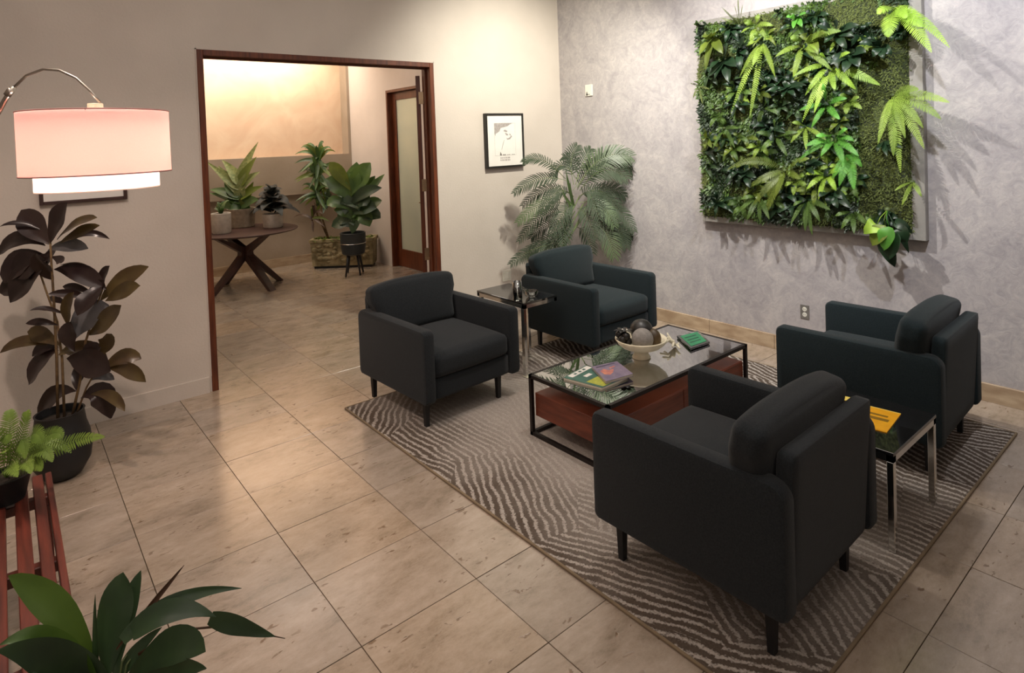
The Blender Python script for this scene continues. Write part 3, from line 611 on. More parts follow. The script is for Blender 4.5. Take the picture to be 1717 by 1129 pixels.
q = MB(); q.sphere((0, 0, 0), 0.055, 18, 12, sc=(0.8, 1, 1.1)); o = q.build('seed_pod', 'brownobj', smooth=True, loc=bc_+Vector((0.065, -0.05, 0.125))); tag(o, 'brown seed pod resting on the right in the bowl', 'ornament')
# dark knotted ornament on the left
q = MB(); random.seed(3)
for k in range(7):
    a = k*0.9; c0 = Vector((0.03*cos(a), 0.03*sin(a), 0.0)); q.sphere(c0+Vector((0, 0, 0.02*(k % 3))), 0.026, 12, 8)
for k in range(6):
    a = k*1.05+0.4; q.leaf((0, 0, 0.04), (0.03*cos(a), 0.03*sin(a), 0.085), (0.065*cos(a), 0.065*sin(a), 0.07), 0.034, (0, 0, 1), n=5)
o = q.build('dark_flower_ornament', 'darkobj', smooth=True, loc=bc_+Vector((-0.095, 0.065, 0.115))); tag(o, 'blackish flower-shaped ornament on the left of the bowl', 'ornament')
for (dx, dy, dz) in ((-0.085, 0.08, 0.0), (-0.118, 0.015, 0.02)):
    q = MB(); q.sphere((0, 0, 0), 0.006, 8, 6); q.build('pearl', 'plastic', o, True, loc=(dx+0.095, dy-0.065, 0.07+dz))
# bone-coloured branch
cb_ = Vector((-1.475, -2.56, GZ)); q = MB()
for (a, l, h_) in ((3.1, 0.13, 0.05), (2.6, 0.11, 0.04), (2.0, 0.08, 0.05), (3.6, 0.10, 0.03), (4.1, 0.09, 0.01)):
    D = Vector((cos(a), sin(a), 0)); q.tube([Vector((0, 0, 0.012)), D*l*0.5+Vector((0, 0, 0.012+h_)), D*l+Vector((0, 0, 0.012+h_*0.6))], [0.010, 0.009, 0.007], 7)
    q.tube([D*l*0.5+Vector((0, 0, 0.012+h_)), D*l*0.7+Vector((0.02, 0.01, 0.03+h_))], [0.008, 0.005], 6)
o = q.build('coral_ornament', 'bead', smooth=True, loc=cb_); tag(o, 'bone-white branching coral ornament beside the cream bowl', 'ornament')
# clear tray with green sheet
gpz = flatpts([(1135, 563), (1170, 554), (1190, 573), (1158, 584)], GZ+0.018); c = sum(gpz, Vector())/4; c.z = GZ
tr = thing('acrylic_block', 'thin clear acrylic block with an emerald green sheet inside', 'stand', c)
mb = MB(); mb.poly([Vector((p.x-c.x, p.y-c.y, 0.004))*1.0 for p in gpz][::-1], (0, 0, 0.013)); mb.build('acrylic_case', 'clear', tr)
mb = MB(); lc = [Vector((p.x-c.x, p.y-c.y, 0.0))*0.8+Vector((0, 0, 0.0174)) for p in gpz]; mb.poly(lc[::-1], (0, 0, 0.0015), 0)
Q = lambda u, v: lc[0]*(1-u)*(1-v)+lc[1]*u*(1-v)+lc[3]*(1-u)*v+lc[2]*u*v+Vector((0, 0, 0.0019))
for v in (0.2, 0.45, 0.68): mb.poly([Q(.12, v), Q(.8, v), Q(.8, v+.1), Q(.12, v+.1)], None, 1)
mb.build('green_sheet', ['emerald', 'emerald_d'], tr)
mb = MB()
for p in gpz: mb.lathe([(0.006, 0), (0.006, 0.004)], ((p.x-c.x)*0.9, (p.y-c.y)*0.9, 0), 8)
mb.build('feet', 'clear', tr)

# ------------------------------------------------------------------ chrome side table (front right)
def side_table(x0, x1, y0, y1, zt, label, base):
    t = thing('side_table', label, 'table', ((x0+x1)/2, (y0+y1)/2, base)); hx, hy = (x1-x0)/2, (y1-y0)/2; z = zt-base; r = 0.014
    f = MB(); bars(f, [((-hx+r, -hy+r, z-0.016-r), (hx-r, -hy+r, z-0.016-r)), ((-hx+r, hy-r, z-0.016-r), (hx-r, hy-r, z-0.016-r)), ((-hx+r, -hy+r, z-0.016-r), (-hx+r, hy-r, z-0.016-r)), ((hx-r, -hy+r, z-0.016-r), (hx-r, hy-r, z-0.016-r))], r); f.build('top_rail', 'chrome', t)
    f = MB(); f.bbox(-hx-0.002, hx+0.002, -hy-0.002, hy+0.002, z-0.016, z, 0.0015, 1); f.build('tabletop', 'blackglass', t)
    return t, hx, hy, z, r
t1, hx, hy, z, r = side_table(-2.095, -1.56, -4.115, -3.655, 0.45, 'chrome side table with black glass top between two armchairs', RZ)
for sx in (-1, 1):
    for sy in (-1, 1):
        f = MB(); f.bbox(sx*(hx-r)-r, sx*(hx-r)+r, sy*(hy-r)-r, sy*(hy-r)+r, 0, z-0.016-2*r, 0.002, 1); f.build('leg', 'chrome', t1)
SZ = 0.4505
mpz = [Vector((-1.69, -3.865, SZ)), Vector((-1.675, -4.005, SZ)), Vector((-1.925, -4.03, SZ)), Vector((-1.945, -3.875, SZ))]
mg = thing('yellow_magazine', 'bright yellow magazine on the black glass side table', 'magazine', mpz[0]); c = mpz[0].copy()
mb = MB(); mb.poly([p-c for p in mpz], (0, 0, 0.004), 0); Q = lambda u, v: mpz[0]*(1-u)*(1-v)+mpz[1]*(1-u)*v+mpz[3]*u*(1-v)+mpz[2]*u*v-c+Vector((0, 0, 0.0044))
for u0, u1, v0, v1 in ((0.28, 0.36, 0.1, 0.75), (0.44, 0.56, 0.3, 0.85), (0.0, 0.03, 0.0, 1.0)): mb.poly([Q(u0, v0), Q(u0, v1), Q(u1, v1), Q(u1, v0)], None, 1 if u0 > 0 else 2)
mb.build('cover', ['yellow', 'yellow_dark', 'yellow_pale'], mg)
mb = MB(); mb.poly([Vector((p.x, p.y, 0)) for p in (Vector((-.027, .02, 0)), Vector((.022, .022, 0)), Vector((.027, -.02, 0)), Vector((-.026, -.022, 0)))][::-1], (0, 0, 0.002)); o = mb.build('yellow_card', 'yellow_pale', loc=(-1.675, -3.745, SZ)); tag(o, 'small pale yellow card at the far edge of the side table', 'card')

# ------------------------------------------------------------------ tall side table by the doorway chair
t2, hx, hy, z, r = side_table(-1.945, -1.60, -1.53, -0.93, 0.59, 'narrow dark-topped side table between the two far armchairs', RZ)
for (lx, ly, tp) in ((-hx+0.02, -hy+0.03, 0), (hx-0.02, -hy+0.34, 1), (-hx+0.02, hy-0.03, 0)):
    f = MB(); f.bbox(lx-0.013, lx+0.013, ly-0.018, ly+0.018, 0, z-0.016-2*r, 0.002, 1); f.build('leg', 'chrome', t2)
f = MB(); f.bbox(-hx, -hx+0.07, -hy-0.01, -hy+0.05, 0, 0.006, 0.002, 1); o = f.build('foot_plate', 'glidewhite', t2)
TT = 0.5905
cg = at(868, 503, TT); cn = thing('candle_glass', 'tall clear glass with a brown candle on the narrow side table', 'candle', cg)
mb = MB(); mb.lathe([(0.0, 0.0), (0.034, 0.0), (0.037, 0.004), (0.037, 0.145), (0.0345, 0.145), (0.0345, 0.006), (0.0, 0.006)], n=28); mb.build('glass', 'clear', cn, True)
mb = MB(); mb.lathe([(0.0, 0.007), (0.033, 0.007), (0.033, 0.066), (0.003, 0.063), (0.002, 0.078), (0.0, 0.078)], n=24); mb.build('wax', 'candle', cn, True)
gb_ = at(888, 500, TT)+Vector((0.04, 0.02, 0)); mb = MB(); mb.lathe([(0.028, 0.0), (0.032, 0.004), (0.048, 0.02), (0.056, 0.048), (0.053, 0.048), (0.044, 0.022), (0.026, 0.008), (0.0, 0.008)], n=14); o = mb.build('glass_bowl', 'clear', loc=gb_); tag(o, 'small faceted clear glass bowl beside the candle glass', 'bowl')

# ------------------------------------------------------------------ outlets, plates, pictures
def plate_y(name, label, cat, x0, x1, z0, z1, m): return thing(name, label, cat, ((x0+x1)/2, 0, (z0+z1)/2))
o = thing('wall_outlet', 'white outlet on a grey plate under the living plant wall', 'outlet', (0, -2.751, 0.361))
mb = MB(); mb.bbox(-0.006, 0, -0.036, 0.036, -0.057, 0.057, 0.002, 1); mb.build('cover_plate', 'greyplate', o)
for sz in (-1, 1):
    mb = MB(); mb.lathe([(0.0, 0.0), (0.018, 0.0), (0.017, 0.003), (0.0, 0.003)], n=20); s_ = mb.build('socket', 'plastic', o, loc=(-0.006, 0, sz*0.022)); s_.rotation_euler = (0, radians(-90), 0)
    mb = MB(); mb.box(-0.001, 0.0006, -0.007, -0.005, -0.004, 0.006); mb.box(-0.001, 0.0006, 0.005, 0.007, -0.004, 0.006); mb.build('slot', 'dark', s_, loc=(0.0, 0, 0.0035)).rotation_euler = (0, radians(90), 0)
o = thing('light_wall_outlet', 'pale outlet plate low on the cream wall behind narrow side table', 'outlet', (-0.88, 0, 0.40))
mb = MB(); mb.bbox(-0.06, 0.06, -0.006, 0, -0.06, 0.06, 0.002, 1); mb.build('cover_plate', 'plastic', o)
for sx in (-1, 1):
    mb = MB(); mb.bbox(sx*0.028-0.016, sx*0.028+0.016, -0.009, -0.005, -0.034, 0.034, 0.001, 1); mb.build('socket', 'plastic', o)
o = thing('wall_sensor', 'small white control plate high on the grey wall beside the corner', 'sensor', (0, -0.455, 2.343))
mb = MB(); mb.bbox(-0.012, 0, -0.052, 0.052, -0.062, 0.062, 0.002, 1); mb.build('cover_plate', 'plastic', o)
mb = MB(); mb.sphere((-0.012, 0.024, -0.042), 0.012, 12, 8, sc=(0.7, 1, 1.2)); mb.box(-0.0135, -0.0115, -0.02, 0.012, -0.046, -0.041); mb.box(-0.0135, -0.0115, 0.012, 0.036, -0.024, -0.018); mb.build('knob', 'dark', o)
def picture(name, label, x0, x1, z0, z1, fw, depth, fm, art):
    o = thing(name, label, 'picture', ((x0+x1)/2, 0, (z0+z1)/2)); hx, hz = (x1-x0)/2, (z1-z0)/2
    f = MB(); f.bbox(-hx, -hx+fw, -depth, -0.002, -hz, hz, 0.002, 1); f.bbox(hx-fw, hx, -depth, -0.002, -hz, hz, 0.002, 1); f.bbox(-hx+fw, hx-fw, -depth, -0.002, -hz, -hz+fw, 0.002, 1); f.bbox(-hx+fw, hx-fw, -depth, -0.002, hz-fw, hz, 0.002, 1); f.build('frame', fm, o)
    d = -depth+0.012; f = MB(); f.box(-hx+fw, hx-fw, d, d+0.004, -hz+fw, hz-fw); f.build('mat_board', 'paper', o)
    if art:
        d -= 0.0008; a = MB(); iw, ih = (hx-fw)*0.60, (hz-fw)*0.64; zc = 0.012
        P = lambda u, v, k=0: Vector((-iw+2*iw*u, d-k*0.0002, zc+ih-2*ih*v))
        for u0, u1, v0, v1 in ((0, 1, -0.004, 0.004), (0, 1, 0.996, 1.004), (-0.004, 0.006, 0, 1), (0.994, 1.004, 0, 1)): a.poly([P(u0, v0), P(u0, v1), P(u1, v1), P(u1, v0)], None, 0)
        a.poly([P(0, 0, 1), P(0, .32, 1), P(.04, .40, 1), P(.05, .33, 1), P(.24, .25, 1), P(.30, .15, 1), P(.62, .10, 1), P(.78, .03, 1), P(.9, 0, 1)], None, 1)
        for pts in ([(.42, .24), (.5, .20), (.62, .24), (.60, .28), (.52, .27)], [(.5, .30), (.6, .32), (.66, .37), (.60, .39), (.54, .36)], [(.56, .45), (.62, .48), (.74, .44), (.80, .38), (.83, .42), (.74, .50), (.60, .52)], [(.70, .33), (.76, .34), (.78, .40), (.73, .38)]): a.poly([P(u, v, 2) for u, v in pts], None, 1)
        a.poly([P(.34, .8, 1), P(.44, .52, 1), (P(.47, .53, 1)), P(.30, .84, 1)], None, 0)
        a.poly([P(.22, 1.0, 2), P(.25, .88, 2), P(.30, .95, 2), P(.32, 1.0, 2)], None, 2)
        for u in (.36, .40, .44, .48): a.poly([P(u, 1.0, 2), P(u, .965, 2), P(u+.03, .965, 2), P(u+.03, 1.0, 2)], None, 2)
        for u in (.58, .66, .8, .88): a.poly([P(u, .995, 2), P(u, .975, 2), P(u+.05, .975, 2), P(u+.05, .995, 2)], None, 2)
        random.seed(5)
        for row in range(2):
            for k in range(7):
                u = .24+k*.07+random.uniform(-.01, .01); v = 1.05+row*.07; a.poly([P(u, v, 2), P(u+.01, v+.05, 2), P(u+.045, v+.05, 2), P(u+.05, v+.005, 2)], None, 1)
        a.build('print', ['print_line', 'print_grey', 'print_dark'], o)
    return o
picture('framed_picture', 'black framed pencil landscape print on the cream wall near the corner', -1.118, -0.61, 1.548, 2.118, 0.020, 0.05, 'pic_frame', True)
picture('framed_picture', 'dark framed picture half hidden behind the drum lamp shade', -4.79, -4.295, 1.522, 2.10, 0.022, 0.03, 'pic_frame2', False)

# ------------------------------------------------------------------ arc floor lamp
LR = CAMP+fwd*2.45
lc = dp(163, 240, LR); bp_ = Vector((-5.62, -1.62, 0.0))
lamp = thing('arc_floor_lamp', 'brushed metal arc floor lamp with a glowing pink double drum shade', 'lamp', bp_)
Lo = lambda v: Vector(v)-bp_
mb = MB(); mb.lathe([(0.0, 0), (0.17, 0), (0.172, 0.004), (0.172, 0.03), (0.165, 0.036), (0.0, 0.036)], n=40); mb.build('base', 'steel', lamp, 'auto')
ap = [dp(168, 172, LR), dp(152, 153, LR), dp(128, 131, LR), dp(100, 118, LR), dp(72, 116, LR), dp(44, 127, LR), dp(22, 148, LR)]
cm = MB(); cm.tube([Lo(p) for p in ap], 0.0055, 10); cm.build('upper_arm', 'steel', lamp, True)
lp = [dp(24, 146, LR), dp(10, 165, LR), dp(-8, 198, LR)]; e0 = lp[-1]
for k in range(1, 13):
    u = k/12; q0 = e0; q2 = bp_+Vector((0, 0, 0.03)); q1 = Vector((bp_.x+0.02, bp_.y, e0.z-0.55)); lp.append(q0*(1-u)**2+q1*2*u*(1-u)+q2*u*u)
cm = MB(); cm.tube([Lo(p) for p in lp], 0.0095, 10); cm.build('lower_pole', 'steel', lamp, True)
cm = MB(); cm.tube([Lo(dp(20, 149, LR)), Lo(dp(12, 160, LR))], 0.0135, 10); cm.build('collar', 'steel', lamp, True)
R0 = 0.252; top, bot = lc.z+0.122, lc.z-0.120
def drum(rad, z0, z1, name, m, par):
    mb = MB(); n = 64; vs = []
    for z in (z0, (z0+z1)/2, z1):
        for k in range(n): vs.append(Lo((lc.x+rad*cos(2*pi*k/n), lc.y+rad*sin(2*pi*k/n), z)))
    mb.add(vs, [(r*n+k, r*n+(k+1) % n, (r+1)*n+(k+1) % n, (r+1)*n+k) for r in range(2) for k in range(n)]); return mb.build(name, m, par, True)
sh = drum(R0, bot, top, 'lamp_shade', 'shade', lamp)
for z in (bot, top):
    mb = MB(); n = 64; mb.tube([Lo((lc.x+R0*cos(2*pi*k/n), lc.y+R0*sin(2*pi*k/n), z)) for k in range(n+1)], 0.0028, 6, cap=False); mb.build('shade_trim', 'shade_trim', sh, True)
ins = drum(0.208, bot-0.062, top-0.03, 'inner_shade', 'shade_in', lamp)
mb = MB(); mb.lathe([(0.0, 0), (0.207, 0), (0.207, 0.003), (0.0, 0.003)], tuple(Lo((lc.x, lc.y, bot-0.060))), 48); mb.build('diffuser', 'shade_in', ins)
mb = MB(); mb.lathe([(0.0, 0), (0.026, 0), (0.027, 0.002), (0.027, 0.036), (0.025, 0.038), (0.0, 0.038)], tuple(Lo((lc.x, lc.y, top-0.004))), 24); mb.build('socket_cap', 'cream', lamp, 'auto')
mb = MB()
for k in range(3):
    a = k*2*pi/3+0.3; mb.tube([Lo((lc.x, lc.y, top-0.01)), Lo((lc.x+R0*cos(a), lc.y+R0*sin(a), top-0.004))], 0.0025, 6)
mb.build('spider_ring', 'steel', lamp)
mb = MB(); mb.sphere(Lo((lc.x, lc.y, lc.z+0.01)), 0.035, 16, 10); mb.tube([Lo((lc.x, lc.y, lc.z+0.04)), Lo((lc.x, lc.y, top))], 0.013, 8); mb.build('bulb', 'bulb', lamp, True)
light('lamp_bulb', 'POINT', (lc.x, lc.y, lc.z-0.02), 17, (1.0, 0.90, 0.86), shadow_soft_size=0.05)
light('lamp_down', 'SPOT', (lc.x, lc.y, bot-0.09), 30, (1.0, 0.80, 0.70), (lc.x, lc.y, 0), spot_size=radians(150), spot_blend=0.9, shadow_soft_size=0.12)
light('lamp_up', 'SPOT', (lc.x, lc.y, top+0.03), 10, (1.0, 0.8, 0.66), (lc.x, lc.y, 4), spot_size=radians(130), spot_blend=0.9, shadow_soft_size=0.15)
# ------------------------------------------------------------------ plants
def pot_part(root, prof, m, name='pot', n=36, soil=None):
    mb = MB(); mb.lathe(prof, n=n); o = mb.build(name, m, root, 'auto')
    if soil:
        mb = MB(); mb.lathe([(0.0, soil[1]+0.006), (soil[0]*0.6, soil[1]+0.004), (soil[0], soil[1])], n=24); mb.build('soil', 'soil', root, True)
    return o
def toward(v=0.55, up=0.75):
    d = -fwd; return Vector((d.x*v+random.uniform(-.25, .25), d.y*v+random.uniform(-.25, .25), up+random.uniform(-.2, .2))).normalized()

# dark rubber-type plant at the left
random.seed(21)
RB = Vector((-4.775, -0.715, 0)); RR = (-4.775, -0.715, 0.5)
rp = thing('potted_rubber_plant', 'tall burgundy-leaved plant in a round black pot by the left wall', 'plant', RB)
pot_part(rp, [(0.0, 0), (0.075, 0), (0.10, 0.02), (0.140, 0.09), (0.150, 0.16), (0.143, 0.24), (0.126, 0.30), (0.118, 0.365), (0.123, 0.375), (0.112, 0.375), (0.108, 0.33), (0.0, 0.33)], 'pot_black', soil=(0.109, 0.334))
L = lambda p: Vector(p)-RB
for pts, r0 in (([(97, 703), (95, 600), (90, 500), (86, 440), (84, 400)], .0085), ([(108, 703), (104, 600), (96, 540), (78, 490), (66, 455)], .0075), ([(120, 703), (134, 640), (143, 575), (160, 520), (172, 485)], .008), ([(125, 703), (145, 650), (165, 615)], .006)):
    mb = MB(); n = len(pts); off = random.uniform(-.03, .03); Pp = [L(dp(px, py, RR, off*min(1, i*0.6))) for i, (px, py) in enumerate(pts)]
    mb.tube(Pp, [r0*(1-0.45*i/n) for i in range(n)], 7); mb.build('stem', 'stem', rp, True)
LV = [((84, 410), (58, 385), (36, 352), 27, 0), ((84, 408), (95, 372), (112, 339), 21, 0), ((96, 402), (125, 372), (163, 365), 13, 1), ((100, 408), (130, 392), (167, 378), 13, 1), ((110, 412), (146, 380), (184, 401), 7, 0), ((80, 420), (112, 408), (148, 417), 15, 2),
 ((75, 388), (35, 368), (0, 380), 6, 0), ((76, 412), (30, 385), (-2, 428), 20, 0), ((72, 435), (35, 420), (2, 446), 6, 1), ((78, 430), (30, 430), (8, 475), 30, 0), ((85, 425), (50, 455), (17, 508), 32, 0), ((70, 450), (35, 470), (0, 492), 26, 0), ((80, 440), (50, 438), (22, 462), 30, 0),
 ((90, 452), (130, 448), (178, 486), 20, 0), ((100, 445), (130, 440), (158, 455), 5, 1), ((85, 430), (110, 440), (102, 442), 10, 0), ((168, 505), (200, 470), (249, 447), 19, 1), ((176, 505), (205, 490), (235, 480), 19, 1), ((170, 490), (168, 468), (184, 446), 14, 0), ((172, 480), (150, 498), (130, 530), 22, 0),
 ((122, 572), (135, 530), (183, 512), 30, 2), ((148, 562), (180, 545), (203, 512), 22, 1), ((155, 492), (130, 482), (105, 481), 9, 0), ((158, 502), (120, 490), (80, 494), 9, 0), ((115, 512), (98, 503), (80, 500), 7, 0), ((116, 550), (106, 520), (124, 490), 15, 1), ((110, 528), (80, 515), (50, 521), 6, 0), ((98, 546), (72, 538), (43, 543), 8, 0),
 ((100, 580), (75, 560), (46, 556), 17, 1), ((98, 582), (45, 560), (0, 592), 13, 1), ((98, 584), (72, 578), (54, 598), 13, 0), ((98, 588), (68, 600), (48, 646), 24, 0), ((98, 596), (135, 574), (181, 604), 22, 1), ((160, 600), (190, 575), (178, 560), 18, 1), ((112, 602), (150, 605), (186, 622), 30, 0), ((172, 622), (205, 590), (237, 602), 17, 1), ((178, 618), (215, 612), (245, 641), 16, 1), ((150, 640), (170, 625), (192, 637), 10, 2),
 ((128, 656), (92, 648), (64, 698), 20, 0), ((135, 668), (178, 640), (186, 702), 26, 0), ((150, 662), (195, 655), (209, 690), 12, 1), ((128, 655), (128, 630), (150, 605), 16, 0), ((90, 470), (70, 450), (62, 425), 22, 0), ((150, 520), (158, 495), (175, 470), 18, 0), ((125, 590), (110, 565), (118, 540), 20, 0), ((140, 615), (150, 590), (170, 580), 20, 0), ((65, 460), (80, 440), (92, 415), 16, 0)]
for (b0, c0, t0, w, mi) in LV:
    o1 = random.uniform(-.05, .05); o2 = o1+random.uniform(-.16, .13); mb = MB()
    P0, P1, P2 = L(dp(*b0, RR, o1*0.5)), L(dp(*c0, RR, (o1+o2)/2)), L(dp(*t0, RR, o2))
    P1.z += 0.01
    mb.leaf(P0, P1, P2, w/292*1.55, toward(1.0, 0.45), 'obovate', fold=0.14, wave=0.03, n=10)
    mb.build('leaf', ['rubber', 'rubber_olive', 'rubber_grey'][mi], rp, True)

# slatted bench with a fern on it, bottom left
bn = thing('slatted_bench', 'low reddish slatted wooden bench at the left edge', 'bench', (-5.14, -2.4, 0))
bz = 0.45; yb0, yb1 = -3.03+2.4, -1.70+2.4
for (xa, xb) in ((-5.42, -5.365), (-5.335, -5.28), (-5.25, -5.195), (-5.165, -5.11), (-5.08, -5.02), (-4.992, -4.947), (-4.930, -4.893), (-4.884, -4.862)):
    mb = MB(); mb.bbox(xa+5.14, xb+5.14, yb0, yb1, bz-0.045, bz, 0.003, 1); mb.build('slat', 'slat_wood', bn)
for yy in (yb0+0.12, (yb0+yb1)/2, yb1-0.12):
    mb = MB(); mb.bbox(-0.27, 0.27, yy-0.02, yy+0.02, bz-0.085, bz-0.045, 0.003, 1); mb.build('crossbar', 'slat_wood', bn)
for sx in (-0.25, 0.25):
    for yy in (yb0+0.12, yb1-0.12):
        mb = MB(); mb.bbox(sx-0.02, sx+0.02, yy-0.02, yy+0.02, 0, bz-0.085, 0.003, 1); mb.build('leg', 'slat_wood', bn)
FB = Vector((-5.015, -1.86, bz)); random.seed(9)
fr = thing('potted_fern', 'bright green fern in a small dark pot on the slatted bench', 'plant', FB)
pot_part(fr, [(0.0, 0), (0.06, 0), (0.085, 0.10), (0.09, 0.105), (0.08, 0.105), (0.078, 0.085), (0.0, 0.085)], 'pot_black', soil=(0.078, 0.09))
FL = lambda p: Vector(p)-FB
fb = Vector((0, 0, 0.09)); FRF = tuple(FB+Vector((0, 0, 0.15)))
for (c0, t0, L_, off) in (((110, 728), (176, 733), 13, 0.0), ((90, 700), (105, 735), 13, -.05), ((60, 690), (70, 745), 15, -.08), ((40, 692), (42, 770), 15, -.12), ((20, 690), (10, 745), 15, -.08), ((70, 720), (88, 775), 13, -.1), ((30, 735), (5, 760), 14, -.15), ((45, 750), (52, 795), 12, -.18), ((10, 760), (30, 800), 13, -.2), ((0, 700), (-25, 740), 15, 0), ((50, 700), (45, 690), 14, .05), ((20, 700), (15, 688), 13, .05), ((70, 760), (70, 790), 11, -.14), ((-20, 740), (-40, 780), 14, -.1), ((60, 705), (120, 760), 12, .06)):
    mb = MB(); p2 = FL(dp(*t0, FRF, off)); p1 = FL(dp(*c0, FRF, off*0.5)); mb.frond(fb, p1, p2, L_/430*1.5, 26, toward(0.7, 0.7), 0.007, 'fern', 0.12, stem=0.002); mb.build('frond', 'bench_fern', fr)

# strap-leaved plant in the foreground
random.seed(4)
GR = (-4.79, -3.22, 0.42); GB = Vector((-4.80, -3.27, 0.0))
gp_ = thing('foreground_plant', 'dark green broad strap-leaved plant cut by the bottom left edge', 'plant', GB)
pot_part(gp_, [(0.0, 0), (0.10, 0), (0.135, 0.24), (0.145, 0.26), (0.132, 0.26), (0.128, 0.225), (0.0, 0.225)], 'pot_black', soil=(0.128, 0.23))
GL = lambda p: Vector(p)-GB
SCL = (Vector(GR)-CAMP).dot(fwd)/FPX
for (b0, c0, t0, w, kd, m_, o2, fold) in (
    ((163, 1150), (130, 1010), (14, 966), 52, 'obovate', 'fg_bright', .05, .10), ((160, 1165), (95, 1030), (0, 1082), 50, 'lance', 'fg_bright', -.12, .10), ((165, 1160), (90, 1080), (-6, 1092), 62, 'lance', 'fg', -.16, .08),
    ((180, 1150), (178, 1040), (207, 960), 62, 'obovate', 'fg', .08, -.10), ((190, 1150), (205, 1040), (236, 957), 34, 'obovate', 'fg', .12, .1), ((166, 1150), (160, 1060), (160, 996), 11, 'lance', 'fg', .0, .3),
    ((195, 1090), (255, 1015), (309, 948), 9, 'strap', 'fg_brown', .1, .5), ((205, 1075), (285, 985), (405, 987), 27, 'lance', 'fg', .14, .12), ((222, 1062), (290, 1000), (362, 1035), 40, 'lance', 'fg', .04, .10),
    ((200, 1135), (235, 1080), (272, 1052), 24, 'lance', 'fg', .05, .15), ((205, 1150), (290, 1050), (345, 1092), 52, 'obovate', 'fg', -.12, .08), ((215, 1160), (300, 1110), (346, 1122), 40, 'lance', 'fg', -.18, .08), ((150, 1165), (90, 1120), (30, 1150), 50, 'lance', 'fg', -.2, .1)):
    mb = MB(); mb.leaf(GL(dp(*b0, GR, 0)), GL(dp(*c0, GR, o2*0.5)), GL(dp(*t0, GR, o2)), w*SCL, toward(0.8, 0.6), kd, fold=fold, n=14, wave=0.025); mb.build('leaf', m_, gp_, True)
# long petiole with a twisted drooping blade
mb = MB(); mb.tube([GL(dp(*q, GR, o_)) for q, o_ in (((232, 1098), 0), ((280, 1068), .03), ((320, 1055), .05), ((355, 1052), .07))], [.004, .0035, .003, .003], 6, 1)
mb.leaf(GL(dp(352, 1036, GR, .05)), GL(dp(400, 1050, GR, .09)), GL(dp(462, 1068, GR, .12)), 30*SCL, toward(0.9, 0.5), 'lance', fold=0.1, n=12, wave=0.05)
mb.tube([GL(dp(458, 1067, GR, .12)), GL(dp(478, 1071, GR, .125))], [.002, .001], 5, 1)
mb.build('leaf', ['fg', 'fg_brown'], gp_, True)
for (x_, y_, l_) in ((205, 1140, 1), (212, 1146, 1)):
    mb = MB(); mb.tube([GL(dp(x_-8, 1160, GR, -.02)), GL(dp(x_, y_-30, GR, 0)), GL(dp(x_+14, y_-50, GR, .03))], [.004, .003, .002], 5); mb.build('petiole', 'greenstem', gp_, True)
mb = MB(); mb.tube([Vector((0, 0, 0.23)), Vector((0.0, 0.02, 0.36))], [0.03, 0.02], 8); mb.build('crown', 'greenstem', gp_, True)

# palm in the corner
random.seed(11)
PB = Vector((-0.66, -0.60, 0)); PR = (-0.62, -0.62, 1.0)
pm = thing('potted_palm', 'feathery palm in the room corner behind an armchair', 'plant', PB)
pot_part(pm, [(0.0, 0), (0.13, 0), (0.15, 0.05), (0.175, 0.2), (0.18, 0.33), (0.165, 0.34), (0.16, 0.3), (0.0, 0.3)], 'basket', soil=(0.16, 0.305))
PL = lambda p: Vector(p)-PB
for k in range(7):
    a = k*0.9; mb = MB(); top_ = PL(dp(950+k*7, 330+12*(k % 3), PR, 0.04*sin(a))); mb.tube([Vector((0.06*cos(a), 0.06*sin(a), 0.3)), Vector((0.05*cos(a), 0.05*sin(a), 0.75)), top_], [.013, .010, .006], 6); mb.build('cane', 'greenstem', pm, True)
FR = [((948, 300), (905, 250), (877, 272), 17, -.05), ((955, 305), (905, 285), (862, 324), 20, .0), ((955, 325), (920, 300), (876, 345), 20, .1), ((955, 345), (915, 325), (868, 373), 22, -.05), ((955, 360), (910, 340), (870, 405), 20, .05), ((955, 375), (910, 370), (890, 400), 20, .12), ((950, 410), (900, 405), (856, 443), 20, -.05), ((955, 400), (915, 390), (885, 430), 20, .08),
 ((962, 310), (950, 265), (968, 244), 24, .1), ((965, 310), (980, 260), (990, 250), 22, .1), ((968, 315), (1000, 245), (1058, 262), 34, -.02), ((968, 318), (1015, 225), (1062, 285), 34, .08), ((972, 320), (1010, 262), (1052, 300), 28, -.08), ((970, 330), (1010, 300), (1036, 352), 28, .0), ((970, 335), (990, 300), (1005, 368), 28, -.18), ((975, 350), (1030, 320), (1063, 388), 24, .0), ((975, 360), (1035, 355), (1050, 415), 26, -.05), ((978, 370), (1020, 370), (1030, 432), 28, -.12), ((980, 380), (1045, 380), (1058, 402), 22, .1),
 ((965, 345), (950, 335), (925, 395), 24, -.2), ((968, 350), (980, 345), (1000, 400), 24, -.22), ((960, 355), (945, 370), (945, 415), 22, -.2), ((966, 300), (940, 255), (925, 300), 18, .1), ((962, 330), (935, 300), (905, 360), 20, -.15), ((970, 340), (1015, 330), (1030, 380), 22, -.12), ((965, 380), (985, 385), (995, 425), 20, -.12), ((962, 385), (935, 390), (910, 425), 20, -.1), ((970, 300), (965, 262), (945, 262), 20, .15), ((960, 320), (985, 290), (1015, 262), 26, .12), ((975, 345), (1020, 300), (1048, 330), 26, .12)]
